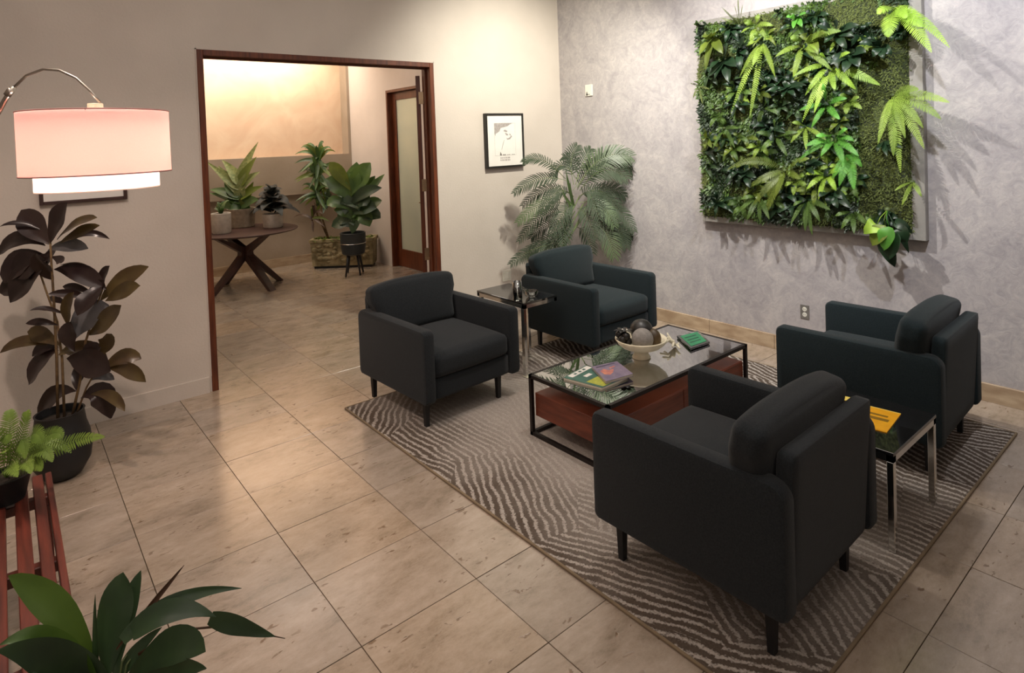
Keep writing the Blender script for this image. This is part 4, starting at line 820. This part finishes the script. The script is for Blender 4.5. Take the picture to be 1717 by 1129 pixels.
for i, (b0, c0, t0, L_, off) in enumerate(FR):
    mb = MB(); mb.frond(PL(dp(*b0, PR, off*0.15)), PL(dp(*c0, PR, off*0.6)), PL(dp(*t0, PR, off)), L_/165*0.95, 15, toward(0.95, 0.45), 0.024, 'palm', 0.22, ang=0.5, stem=0.004, start=0.18, smi=1)
    mb.v = [(min(v[0], -0.015-PB.x), min(v[1], -0.015-PB.y), v[2]) for v in mb.v]
    mb.build('frond', ['palm_green' if i % 7 == 3 else 'palm', 'greenstem'], pm)
mb = MB()
for (x_, y_) in ((955, 300), (962, 318), (948, 330), (958, 345)):
    mb.leaf(PL(dp(962, 345, PR, -.05)), PL(dp((x_+962)/2-6, y_+10, PR, -.1)), PL(dp(x_-6, y_-14, PR, -.12)), 0.032, toward(.9, .4), 'lance', n=7)
mb.build('young_leaf', 'palm_green', pm, True)

# ------------------------------------------------------------------ alcove furniture
TC = Vector((-2.52, 3.47, 0)); tz = 0.765
rt = thing('round_table', 'round dark wood table on crossed legs in the alcove', 'table', TC)
mb = MB(); mb.lathe([(0.0, tz-0.03), (0.60, tz-0.03), (0.66, tz-0.018), (0.672, tz-0.006), (0.668, tz), (0.0, tz)], n=64); mb.build('tabletop', 'table_wood', rt, 'auto')
feet = [Vector((-2.99, 3.32, 0)), Vector((-2.05, 3.575, 0)), Vector((-2.34, 3.03, 0)), Vector((-2.69, 3.90, 0))]
for k, ft in enumerate(feet):
    d = (ft-TC); d.z = 0; e = d.normalized(); mb = MB()
    P3 = [TC*0+Vector((0, 0, 0))]; wv = Vector((-e.y, e.x, 0))*0.045
    path = [(e*d.length, 0.0), (e*0.05, 0.42), (e*0.04, 0.50), (e*0.44, tz-0.03)]
    for (pa, za), (pb_, zb) in zip(path[:-1], path[1:]):
        A_, B_ = pa+Vector((0, 0, za)), pb_+Vector((0, 0, zb)); t_ = (B_-A_).normalized(); nn = t_.cross(wv).normalized()*0.042
        if za == 0.0: ext = Vector((0, 0, 0))
        q = [A_-wv-nn, A_+wv-nn, A_+wv+nn, A_-wv+nn]; r4 = [B_-wv-nn, B_+wv-nn, B_+wv+nn, B_-wv+nn]
        if za == 0.0: q = [Vector((v.x, v.y, 0)) for v in q]
        if zb > 0.6: r4 = [Vector((v.x, v.y, zb)) for v in r4]
        mb.add(q+r4, [(3, 2, 1, 0), (4, 5, 6, 7), (0, 1, 5, 4), (1, 2, 6, 5), (2, 3, 7, 6), (3, 0, 4, 7)])
    mb.build('leg', 'table_wood', rt)
def whorl(root, base, n, rad, hgt, w, m, kind='ovate', seed=1, spread=(0.3, 1.0), loc=Vector((0, 0, 0)), droop=0.25, stemr=0.003, zmin=0.0, camb=0.4):
    random.seed(seed)
    for k in range(n):
        a = k*2.399+random.uniform(-.3, .3); u = (k+0.5)/n; rr = rad*(spread[0]+(spread[1]-spread[0])*(1-u))*random.uniform(.8, 1.1)
        b0 = loc+Vector((0.012*cos(a), 0.012*sin(a), base+(hgt-base)*u*0.75)); t0 = loc+Vector((rr*cos(a), rr*sin(a), base+(hgt-base)*(zmin+(1-zmin)*u)+rr*0.2-droop*rr)); c0 = (b0+t0)/2+Vector((0, 0, rr*0.45))
        mb = MB(); mb.leaf(b0, c0, t0, w*random.uniform(.8, 1.15), (-fwd.x*camb+random.uniform(-.2, .2), -fwd.y*camb, 1), kind, n=7, wave=0.02); mb.build('leaf', m, root, True)
# three pots on the round table
p1 = at(372, 391, tz); a1 = thing('small_potted_plant', 'small white pot with a pale sprig at the left of the round table', 'plant', p1)
pot_part(a1, [(0.0, 0), (0.105, 0), (0.118, 0.02), (0.120, 0.255), (0.116, 0.26), (0.106, 0.255), (0.104, 0.22), (0.0, 0.22)], 'white_cer', soil=(0.104, 0.225))
random.seed(2)
for k in range(12):
    a = k*2.4; mb = MB(); r_ = random.uniform(.04, .11); h_ = random.uniform(.06, .2); mb.leaf((0, 0, 0.225), (r_*.3*cos(a), r_*.3*sin(a), .23+h_), (r_*cos(a), r_*sin(a), .225+h_), 0.05, (0, -0.5, 1), 'ovate', n=5); mb.build('leaf', 'tuft_pale' if k % 2 else 'alc_green', a1, True)
p2 = at(408, 381, tz)+Vector((0, 0.06, 0)); a2 = thing('large_potted_plant', 'tall variegated plant in a grey concrete pot on the round table', 'plant', p2)
pot_part(a2, [(0.0, 0), (0.155, 0), (0.165, 0.01), (0.185, 0.25), (0.187, 0.255), (0.170, 0.255), (0.165, 0.22), (0.0, 0.22)], 'pot_grey', soil=(0.165, 0.225))
A2 = tuple(p2+Vector((0, 0, 0.5))); random.seed(6)
for (c0, t0, w, mi) in (((402, 290), (433, 238), 13, 0), ((395, 310), (345, 270), 12, 0), ((410, 292), (430, 263), 15, 2), ((415, 300), (436, 288), 14, 0), ((380, 300), (366, 278), 12, 0), ((395, 290), (372, 268), 13, 0), ((420, 320), (442, 312), 13, 2), ((375, 320), (352, 318), 14, 1), ((385, 330), (350, 324), 12, 1), ((400, 320), (412, 290), 14, 0), ((380, 340), (362, 345), 14, 1), ((420, 335), (434, 335), 14, 1), ((390, 330), (392, 300), 16, 1), ((410, 335), (425, 305), 16, 2), ((400, 345), (385, 352), 18, 1), ((410, 350), (420, 352), 18, 1), ((395, 345), (375, 300), 14, 1), ((402, 350), (400, 330), 18, 2), ((385, 315), (378, 300), 16, 1)):
    mb = MB(); off = random.uniform(-.12, .12); cc = Vector(dp(*c0, A2, off*.5))-p2; mb.tube([(0, 0, .22), (0, 0, max(.26, cc.z*.8))], .006, 5, cap=False); mb.leaf(Vector((0, 0, max(.26, cc.z*.8))), cc, Vector(dp(*t0, A2, off))-p2, w/110*1.3, toward(.8, .6), 'lance', n=8); mb.build('leaf', ['alc_pale', 'alc_green', 'olive'][mi], a2, True)
p3 = at(458, 381, tz); a3 = thing('dark_potted_plant', 'near-black leafed plant in a white pot at the right of the round table', 'plant', p3)
pot_part(a3, [(0.0, 0), (0.115, 0), (0.125, 0.015), (0.133, 0.18), (0.131, 0.185), (0.120, 0.185), (0.118, 0.16), (0.0, 0.16)], 'white_cer', soil=(0.118, 0.165))
whorl(a3, 0.18, 26, 0.36, 0.60, 0.16, 'alc_dark', seed=8, spread=(0.25, 1.0), droop=0.35)
# carved stone trough
ang_ = math.atan2(-0.63, 0.77); TRC = Vector((-0.985, 3.80, 0))
tg = thing('stone_planter', 'low carved stone trough in the alcove corner with a dracaena', 'planter', TRC, ang_)
mb = MB(); bm = bmesh.new(); hxx, hyy = 0.47, 0.155
def trough(bot, top_, hx0, hy0, hx1, hy1, mb): mb.add([(-hx0, -hy0, bot), (hx0, -hy0, bot), (hx0, hy0, bot), (-hx0, hy0, bot), (-hx1, -hy1, top_), (hx1, -hy1, top_), (hx1, hy1, top_), (-hx1, hy1, top_)], [(3, 2, 1, 0), (0, 1, 5, 4), (1, 2, 6, 5), (2, 3, 7, 6), (3, 0, 4, 7)])
bm.free(); trough(0.035, 0.40, 0.45, 0.145, 0.47, 0.155, mb)
mb.bbox(-0.485, 0.485, -0.165, -0.125, 0.39, 0.44, 0.006, 1); mb.bbox(-0.485, 0.485, 0.125, 0.165, 0.39, 0.44, 0.006, 1); mb.bbox(-0.485, -0.445, -0.125, 0.125, 0.39, 0.44, 0.006, 1); mb.bbox(0.445, 0.485, -0.125, 0.125, 0.39, 0.44, 0.006, 1)
mb.build('trough_body', 'stone', tg)
mb = MB(); mb.bbox(-0.43, 0.43, -0.13, 0.13, 0, 0.035, 0.004, 1); mb.build('plinth', 'pot_black', tg)
random.seed(14); mb = MB()
for k in range(46):
    x_ = -0.42+0.84*random.random(); z_ = 0.09+0.27*random.random(); mb.sphere((x_, -0.150-(z_-0.035)*0.02, z_), random.uniform(.018, .045), 8, 5, sc=(1.3, 0.45, 0.9))
mb.build('carved_relief', 'stone', tg, True)
mb = MB(); mb.box(-0.45, 0.45, -0.13, 0.13, 0.36, 0.40); mb.build('soil', 'soil', tg)
# dracaena
DB = Vector((-1.17, 3.92, 0.40)); dr = thing('dracaena_plant', 'tall spiky dracaena growing from the carved stone trough', 'plant', DB)
DR = tuple(DB+Vector((0, 0, 0.6)))
for (x0_, x1_, y1_) in ((540, 537, 300), (536, 528, 340)):
    mb = MB(); mb.tube([Vector((0, 0, 0)), dp((x0_+x1_)/2, 360, DR)-DB, dp(x1_, y1_, DR)-DB], [.014, .012, .009], 7); mb.build('cane', 'stem', dr, True)
random.seed(31)
def spray(cx_, cy_, n, rad, w, m):
    for k in range(n):
        a = random.uniform(0, 2*pi) if k > 2 else pi/2+random.uniform(-.3, .3)
        rr = rad*random.uniform(.65, 1.1); off = random.uniform(-.15, .15); b0 = dp(cx_, cy_+random.uniform(-6, 8), DR)-DB
        t0 = dp(cx_+rr*cos(a), cy_-rr*sin(a)*0.75+4, DR, off)-DB; c0 = dp(cx_+rr*.55*cos(a), cy_-rr*.75*sin(a)-7, DR, off*.5)-DB
        mb = MB(); mb.leaf(b0, c0, t0, w, toward(.8, .6), 'lance', n=6); mb.build('leaf', m if k % 4 else 'olive', dr, True)
spray(534, 266, 24, 42, 0.06, 'alc_green'); spray(533, 292, 22, 40, 0.06, 'alc_green'); spray(531, 322, 20, 36, 0.06, 'alc_green'); spray(548, 340, 12, 32, 0.07, 'fg'); spray(524, 365, 8, 30, 0.045, 'fg_brown')
# ground creeper spilling over the trough
mb = MB(); random.seed(5)
for k in range(90):
    x_, y_ = random.uniform(-.44, .44), random.uniform(-.14, .12); z_ = .40; mb.leaf((x_, y_, z_), (x_+random.uniform(-.04, .04), y_-.03, z_+.07), (x_+random.uniform(-.07, .07), y_-.05, z_+random.uniform(-.02, .06)), .035, (0, -.4, 1), n=3)
o = mb.build('ground_cover', 'olive', tg, True); o['kind'] = 'stuff'
# leafy plant in a dark pot on a tripod stand
SB = Vector((-1.165, 3.10, 0)); ps = thing('leafy_plant_on_stand', 'broad-leaved green plant in a dark pot on a black legged stand', 'plant', SB)
pot_part(ps, [(0.0, 0.285), (0.115, 0.285), (0.155, 0.31), (0.172, 0.40), (0.178, 0.60), (0.172, 0.605), (0.160, 0.60), (0.156, 0.55), (0.0, 0.55)], 'pot_teal', soil=(0.156, 0.555))
mb = MB(); n = 40; mb.tube([(0.178*cos(2*pi*k/n), 0.178*sin(2*pi*k/n), 0.455) for k in range(n+1)], 0.005, 6, cap=False); mb.build('ring', 'chrome', ps, True)
for (fx, fy) in ((-1.326, 3.034), (-1.13, 2.985), (-1.00, 3.16), (-1.17, 3.30)):
    v = Vector((fx, fy, 0))-SB; mb = MB(); mb.tube([v, v*0.62+Vector((0, 0, 0.30))], [.012, .019], 6); mb.build('leg', 'leg_metal', ps, True)
SR = tuple(SB+Vector((0, 0, 0.9))); random.seed(19)
for (c0, t0, w, mi) in (((600, 300), (621, 273), 30, 0), ((595, 310), (598, 272), 28, 0), ((570, 290), (552, 272), 20, 1), ((575, 310), (546, 300), 26, 2), ((620, 320), (645, 292), 12, 2), ((615, 315), (629, 295), 14, 2), ((625, 340), (640, 336), 22, 2), ((620, 350), (638, 366), 22, 3), ((600, 345), (568, 345), 24, 3), ((585, 350), (560, 352), 18, 2), ((580, 365), (556, 380), 22, 3), ((600, 360), (590, 392), 18, 3), ((610, 350), (620, 380), 24, 2), ((590, 330), (575, 325), 30, 3), ((610, 330), (615, 345), 30, 3), ((595, 330), (588, 350), 30, 3), ((560, 330), (548, 345), 20, 2), ((600, 320), (640, 315), 18, 3), ((590, 345), (605, 370), 22, 2), ((575, 360), (566, 368), 22, 3), ((600, 300), (585, 290), 24, 0), ((605, 340), (632, 350), 24, 3)):
    mb = MB(); off = random.uniform(-.13, .1); cc = Vector(dp(*c0, SR, off*.5))-SB; mb.tube([(0, 0, .56), (0, 0, max(.6, cc.z*.82))], .006, 5, cap=False); mb.leaf(Vector((0, 0, max(.6, cc.z*.82))), cc, Vector(dp(*t0, SR, off))-SB, w/118*1.15, toward(.9, .5), 'obovate', n=9, wave=.03); mb.build('leaf', ['fg_bright', 'olive', 'alc_green', 'fg'][mi], ps, True)

# ------------------------------------------------------------------ living plant wall
Y0, Y1, Z0_, Z1_ = -3.635, -1.865, 1.035, 2.845
lw = thing('living_wall_panel', 'large framed panel of living ferns and moss on the grey wall', 'plant wall', (0, -2.75, 1.94))
O = Vector((0, -2.75, 1.94)); WL = lambda v: Vector(v)-O
mb = MB(); fw = 0.085
for (ya, yb, za, zb) in ((Y0, Y0+fw, Z0_, Z1_), (Y1-0.03, Y1, Z0_, Z1_), (Y0+fw, Y1-0.03, Z0_, Z0_+0.05), (Y0+fw, Y1-0.03, Z1_-0.05, Z1_)): mb.bbox(-0.062-0, -0.001, ya+2.75, yb+2.75, za-1.94, zb-1.94, 0.003, 1)
mb.build('frame', mat('grey_metal_frame', C8(150, 146, 140), 0.5), lw)
mb = MB(); mb.box(-0.03, -0.001, Y0+fw+2.75, Y1-0.03+2.75, Z0_+0.05-1.94, Z1_-0.05-1.94); mb.build('backing', 'dark', lw)
from mathutils import noise as mn
MY0, MY1, MZ0, MZ1 = Y0+0.075, Y1-0.005, Z0_+0.045, Z1_-0.03
def surf(y, z):
    e = min(1, min(y-MY0, MY1-y, z-MZ0, MZ1-z)/0.05); e = max(0, e)**0.5
    return -(0.05+e*(0.035+0.05*mn.noise(Vector((y*4, z*4, 1)))+0.012*mn.noise(Vector((y*19, z*19, 3)))))
mb = MB(); ny, nz = 80, 80; vs = [WL((surf(MY0+(MY1-MY0)*i/ny, MZ0+(MZ1-MZ0)*j/nz), MY0+(MY1-MY0)*i/ny, MZ0+(MZ1-MZ0)*j/nz)) for j in range(nz+1) for i in range(ny+1)]
mb.add(vs, [(j*(ny+1)+i, j*(ny+1)+i+1, (j+1)*(ny+1)+i+1, (j+1)*(ny+1)+i) for j in range(nz) for i in range(ny)]); o = mb.build('moss_bed', 'mossb', lw, True); o['kind'] = 'stuff'
def bare(px, py):      # where the photograph shows moss rather than foliage
    return (px > 1440 and py > 110 and py < 360) or (1400 < px and 5 < py < 45) or (px > 1470 and 60 < py < 150) or (px < 1300 and 10 < py < 40)
def pxof(P):
    d = Vector(P)-CAMP; z = d.dot(fwd); return PX+FPX*d.dot(RT)/z, PY-FPX*d.dot(UP)/z
random.seed(77); ms, dk, pl_, mg_ = MB(), MB(), MB(), MB()
for k in range(26000):
    y = random.uniform(MY0, MY1); z = random.uniform(MZ0, MZ1); x = surf(y, z)
    a = random.uniform(0, 2*pi); P = WL((x, y, z)); nzv = mn.noise(Vector((y*5, z*5, 9))); q = pxof((x, y, z)); isb = bare(*q)
    if isb or nzv > 0.12:
        l = random.uniform(.012, .03); D = Vector((-0.6*l, cos(a)*l, sin(a)*l)); S = Vector((0, -sin(a), cos(a)))*0.005; ms.add([P-S, P+S, P+D], [(0, 1, 2)])
    else:
        l = random.uniform(.02, .045); D = Vector((-0.75*l, cos(a)*l, sin(a)*l-0.008)); S = Vector((random.uniform(-.3, .3), -sin(a), cos(a)))*random.uniform(.006, .012); tgt = dk if nzv < -0.12 else (pl_ if random.random() < 0.22 else mg_)
        tgt.add([P, P+D*.5+S, P+D, P+D*.5-S], [(0, 1, 2, 3)])
for nm, mbb, mm in (('moss_tufts', ms, 'moss'), ('dark_foliage', dk, 'tuft_dark'), ('pale_foliage', pl_, 'tuft_pale'), ('small_foliage', mg_, 'wallgreen')):
    o = mbb.build(nm, mm, lw); o['kind'] = 'stuff'
def onw(px, py, depth): return WL(at(px, py, -depth, 0))
def wplant(kind, cx_, cy_, tips, w, m, d0=0.12, d1=0.22, leafk='ovate', npair=18, pw=0.0115):
    base = onw(cx_, cy_, d0-0.03); mb = MB(); mb.sphere((0, 0, 0), 0.018, 8, 6, sc=(1, 1, .8)); root = mb.build(kind, 'greenstem', lw, True, loc=base)
    for tp in tips:
        tx, ty = tp[0], tp[1]; arch = tp[2] if len(tp) > 2 else 8; ww = w*(tp[3] if len(tp) > 3 else 1)*random.uniform(.9, 1.1)
        t0 = onw(tx, ty, d1+random.uniform(-.04, .04))-base; c0 = onw((cx_+tx)/2, (cy_+ty)/2-arch, (d0+d1)/2+.07)-base
        nn = (-1.0, random.uniform(-.35, .35), random.uniform(.2, .7)); mb = MB()
        if kind.endswith('fern'): mb.frond(Vector((0, 0, 0)), c0, t0, ww, npair, nn, pw, 'fern', .1, stem=.0022, start=.1); mb.build('frond', m, root)
        else: mb.leaf(Vector((0, 0, 0)), c0, t0, ww, nn, leafk, n=8, fold=.15, wave=.03); mb.build('leaf', m, root, True)
random.seed(43)
nf = 0
while nf < 95:
    y = random.uniform(MY0+.05, MY1-.05); z = random.uniform(MZ0+.04, MZ1-.05); q = pxof((-.1, y, z)); bb = bare(*q)
    if bb and random.random() < 0.9: continue
    nf += 1; kd = random.choice(['broad_leaf_plant', 'sword_fern', 'broad_leaf_plant', 'sword_fern', 'broad_leaf_plant']); n_ = random.randint(4, 6); r_ = random.uniform(20, 34); a0 = random.uniform(0, 6)
    tips_ = [(q[0]+r_*cos(a0+k*2*pi/n_)*random.uniform(.7, 1.1), q[1]+r_*0.8*sin(a0+k*2*pi/n_)*random.uniform(.7, 1.1)+5, random.uniform(2, 9)) for k in range(n_)]
    tips_ = [t_ for t_ in tips_ if 1178 < t_[0] < 1530 and t_[1] < 388+(t_[0]-1400)*.05]
    if kd == 'sword_fern': wplant(kd, q[0], q[1], tips_, .03, random.choice(['wallgreen', 'olive', 'wallgreen', 'fern']), d0=.10, d1=random.uniform(.11, .17), npair=14)
    else: wplant(kd, q[0], q[1], tips_, random.uniform(.035, .065), random.choice(['darkleaf', 'darkleaf', 'darkleaf', 'tuft_dark', 'olive']), d0=.09, d1=random.uniform(.10, .16), leafk=random.choice(['ovate', 'lance']))
random.seed(41)
# long-fronded ferns
wplant('sword_fern', 1278, 70, [(1225, 192, 14), (1257, 198, -6), (1240, 130, 10), (1300, 130, 8), (1262, 110, 0)], .035, 'fern', npair=26)
wplant('sword_fern', 1345, 75, [(1325, 62, 8), (1410, 52, 14, 1.4), (1395, 118, 4), (1330, 130, 0), (1300, 95, 6), (1372, 88, 3)], .035, 'fern', npair=24)
wplant('bright_fern', 1392, 108, [(1330, 128, 10), (1345, 205, 12), (1365, 190, 4), (1425, 88, 8), (1435, 150, 2), (1476, 143, 6, 1.3), (1400, 150, -8), (1375, 90, 6), (1350, 160, 8)], .034, 'lime', npair=20)
wplant('bright_fern', 1385, 175, [(1340, 185, 6), (1360, 215, 4), (1420, 165, 6), (1408, 200, 0), (1380, 140, 0)], .03, 'kelly', npair=18)
wplant('sword_fern', 1497, 160, [(1472, 242, 10), (1498, 262, -4), (1518, 232, 6), (1548, 215, 14), (1578, 200, 18, 1.2), (1592, 172, 14), (1540, 150, 10), (1510, 290, 4), (1550, 250, 12)], .042, 'fern', d1=.24, npair=24)
wplant('sword_fern', 1500, 12, [(1489, 62, 8, 1.6), (1546, 45, 10, 1.4), (1562, 88, 16, 1.3), (1520, 30, 5), (1470, 22, 6), (1592, 80, 24)], .045, 'lime', d1=.26, npair=24)
wplant('bright_fern', 1400, 232, [(1340, 268, 10), (1368, 228, 6), (1350, 245, 6), (1432, 236, 8), (1440, 262, 6), (1414, 272, 0), (1376, 262, 4), (1420, 215, 4)], .032, 'kelly', npair=20)
wplant('sword_fern', 1316, 286, [(1218, 286, 34, 1.1), (1283, 362, 12, 1.4), (1262, 345, 8), (1250, 318, 10), (1357, 266, 10), (1342, 300, 2), (1300, 330, 0)], .038, 'olive', npair=24)
wplant('bright_fern', 1425, 256, [(1407, 312, 6, 1.3), (1432, 318, 0, 1.3), (1395, 300, 6), (1445, 280, 6)], .034, 'kelly', npair=18)
wplant('bright_fern', 1385, 292, [(1352, 318, 6), (1372, 335, 2), (1402, 320, 6), (1350, 292, 6), (1405, 285, 4)], .034, 'lime', npair=18)
wplant('sword_fern', 1352, 335, [(1325, 378, 8), (1350, 388, 0), (1375, 372, 6), (1330, 345, 5), (1392, 352, 6), (1362, 395, 0)], .030, 'wallgreen', npair=20)
wplant('sword_fern', 1272, 330, [(1232, 362, 8), (1252, 370, 4), (1290, 368, 4), (1240, 335, 6), (1275, 375, 0)], .030, 'wallgreen', npair=20)
wplant('sword_fern', 1300, 230, [(1275, 255, 5), (1320, 262, 4), (1338, 222, 6), (1298, 200, 4), (1268, 222, 5)], .028, 'wallgreen', npair=16)
wplant('sword_fern', 1215, 215, [(1195, 250, 6), (1232, 248, 4), (1200, 200, 6), (1238, 215, 4)], .026, 'wallgreen', npair=16)
wplant('sword_fern', 1350, 212, [(1325, 240, 4), (1352, 252, 0), (1385, 235, 4), (1328, 205, 4)], .026, 'fern', npair=16)
wplant('sword_fern', 1430, 355, [(1410, 385, 4), (1432, 392, 0), (1455, 378, 4), (1400, 362, 4)], .026, 'wallgreen', npair=16)
wplant('wispy_fern', 1240, 42, [(1237, -6, 0), (1232, 10, 0), (1245, 8, 0), (1210, 12, 0), (1208, 30, 2)], .012, 'olive', npair=26)
wplant('wispy_fern', 1172, 145, [(1158, 140, 2), (1162, 165, 4), (1178, 175, 2), (1190, 150, 2)], .016, 'moss', npair=22)
wplant('wispy_fern', 1530, 305, [(1500, 320, 4), (1512, 345, 2), (1545, 330, 4)], .02, 'fern', npair=18)
# broad leaves
wplant('broad_leaf_plant', 1195, 65, [(1172, 92, 6), (1183, 118, 4), (1205, 50, 6), (1178, 60, 6), (1212, 90, 3)], .085, 'olive')
wplant('broad_leaf_plant', 1215, 100, [(1188, 118, 8), (1198, 132, 4), (1222, 138, 0), (1218, 72, 4), (1235, 112, 3), (1186, 130, 2)], .085, 'darkleaf')
wplant('broad_leaf_plant', 1240, 85, [(1248, 60, 3), (1228, 88, 4), (1256, 92, 2), (1240, 120, 0)], .06, 'darkleaf')
wplant('broad_leaf_plant', 1320, 148, [(1282, 155, 6), (1300, 152, 2), (1352, 143, 6), (1335, 162, 0), (1310, 165, 0)], .05, 'darkleaf', leafk='lance')
wplant('broad_leaf_plant', 1402, 55, [(1370, 42, 5), (1382, 72, 4), (1432, 60, 6), (1420, 82, 2), (1402, 32, 3), (1440, 42, 4)], .07, 'darkleaf')
wplant('broad_leaf_plant', 1428, 90, [(1392, 108, 6), (1452, 88, 6), (1440, 112, 2), (1415, 122, 2)], .075, 'darkleaf')
wplant('broad_leaf_plant', 1362, 68, [(1340, 60, 4), (1372, 92, 3), (1385, 55, 4)], .07, 'olive', leafk='lance')
wplant('broad_leaf_plant', 1478, 78, [(1460, 68, 4), (1462, 96, 4), (1495, 92, 4), (1482, 98, 0), (1440, 72, 6)], .06, 'darkleaf')
wplant('broad_leaf_plant', 1480, 238, [(1470, 255, 3), (1488, 262, 2), (1508, 262, 3), (1514, 248, 3)], .04, 'darkleaf')
wplant('broad_leaf_plant', 1352, 278, [(1334, 276, 3), (1372, 268, 3), (1365, 292, 1), (1385, 275, 3)], .05, 'darkleaf')
wplant('broad_leaf_plant', 1395, 322, [(1372, 330, 4), (1388, 345, 2), (1420, 335, 4), (1405, 350, 0), (1428, 350, 2)], .065, 'darkleaf')
wplant('broad_leaf_plant', 1202, 340, [(1188, 350, 3), (1200, 362, 1), (1222, 352, 3), (1208, 325, 2), (1190, 330, 2)], .045, 'darkleaf')
wplant('broad_leaf_plant', 1250, 290, [(1238, 300, 2), (1268, 298, 2), (1258, 315, 0), (1232, 285, 2)], .06, 'darkleaf')
wplant('broad_leaf_plant', 1335, 30, [(1318, 28, 3), (1345, 45, 2), (1352, 22, 3), (1330, 48, 2)], .045, 'kelly')
wplant('broad_leaf_plant', 1185, 232, [(1180, 215, 2), (1182, 250, 2), (1194, 248, 1), (1178, 235, 2)], .045, 'olive')
wplant('broad_leaf_plant', 1170, 42, [(1162, 40, 2), (1168, 58, 1), (1180, 34, 3), (1166, 34, 1)], .03, 'tuft_pale', leafk='lance')
wplant('broad_leaf_plant', 1305, 22, [(1298, 15, 1), (1312, 30, 1), (1296, 32, 2), (1308, 12, 1)], .035, 'tuft_dark')
# drooping climber hanging below the panel
base = onw(1488, 352, .12); mb = MB(); mb.sphere((0, 0, 0), .02, 8, 6); cl = mb.build('climber', 'greenstem', lw, True, loc=base)
for (sx_, sy_, tx, ty, w, m_, dd, kk) in ((1470, 378, 1448, 392, .13, 'lime', .20, 'heart'), (1484, 378, 1462, 412, .13, 'olive', .20, 'ovate'), (1490, 380, 1482, 420, .12, 'kelly', .22, 'ovate'), (1495, 385, 1490, 436, .15, 'darkleaf', .19, 'ovate'), (1505, 380, 1520, 408, .10, 'darkleaf', .18, 'ovate'), (1500, 372, 1530, 392, .07, 'darkleaf', .17, 'lance'), (1508, 388, 1524, 425, .05, 'darkleaf', .16, 'lance'), (1478, 395, 1500, 448, .11, 'darkleaf', .17, 'ovate')):
    b0 = onw(sx_, sy_, dd)-base; mb = MB(); mb.tube([Vector((0, 0, 0)), onw((sx_+1488)/2-3, (sy_+352)/2, dd+.03)-base, b0], [.003, .0025, .002], 5)
    mb.leaf(b0, onw((sx_+tx)/2, (sy_+ty)/2-5, dd+.05)-base, onw(tx, ty, dd)-base, w, (-1, .1, .35), kk, n=10, fold=.1, wave=.03); mb.build('leaf', m_, cl, True)
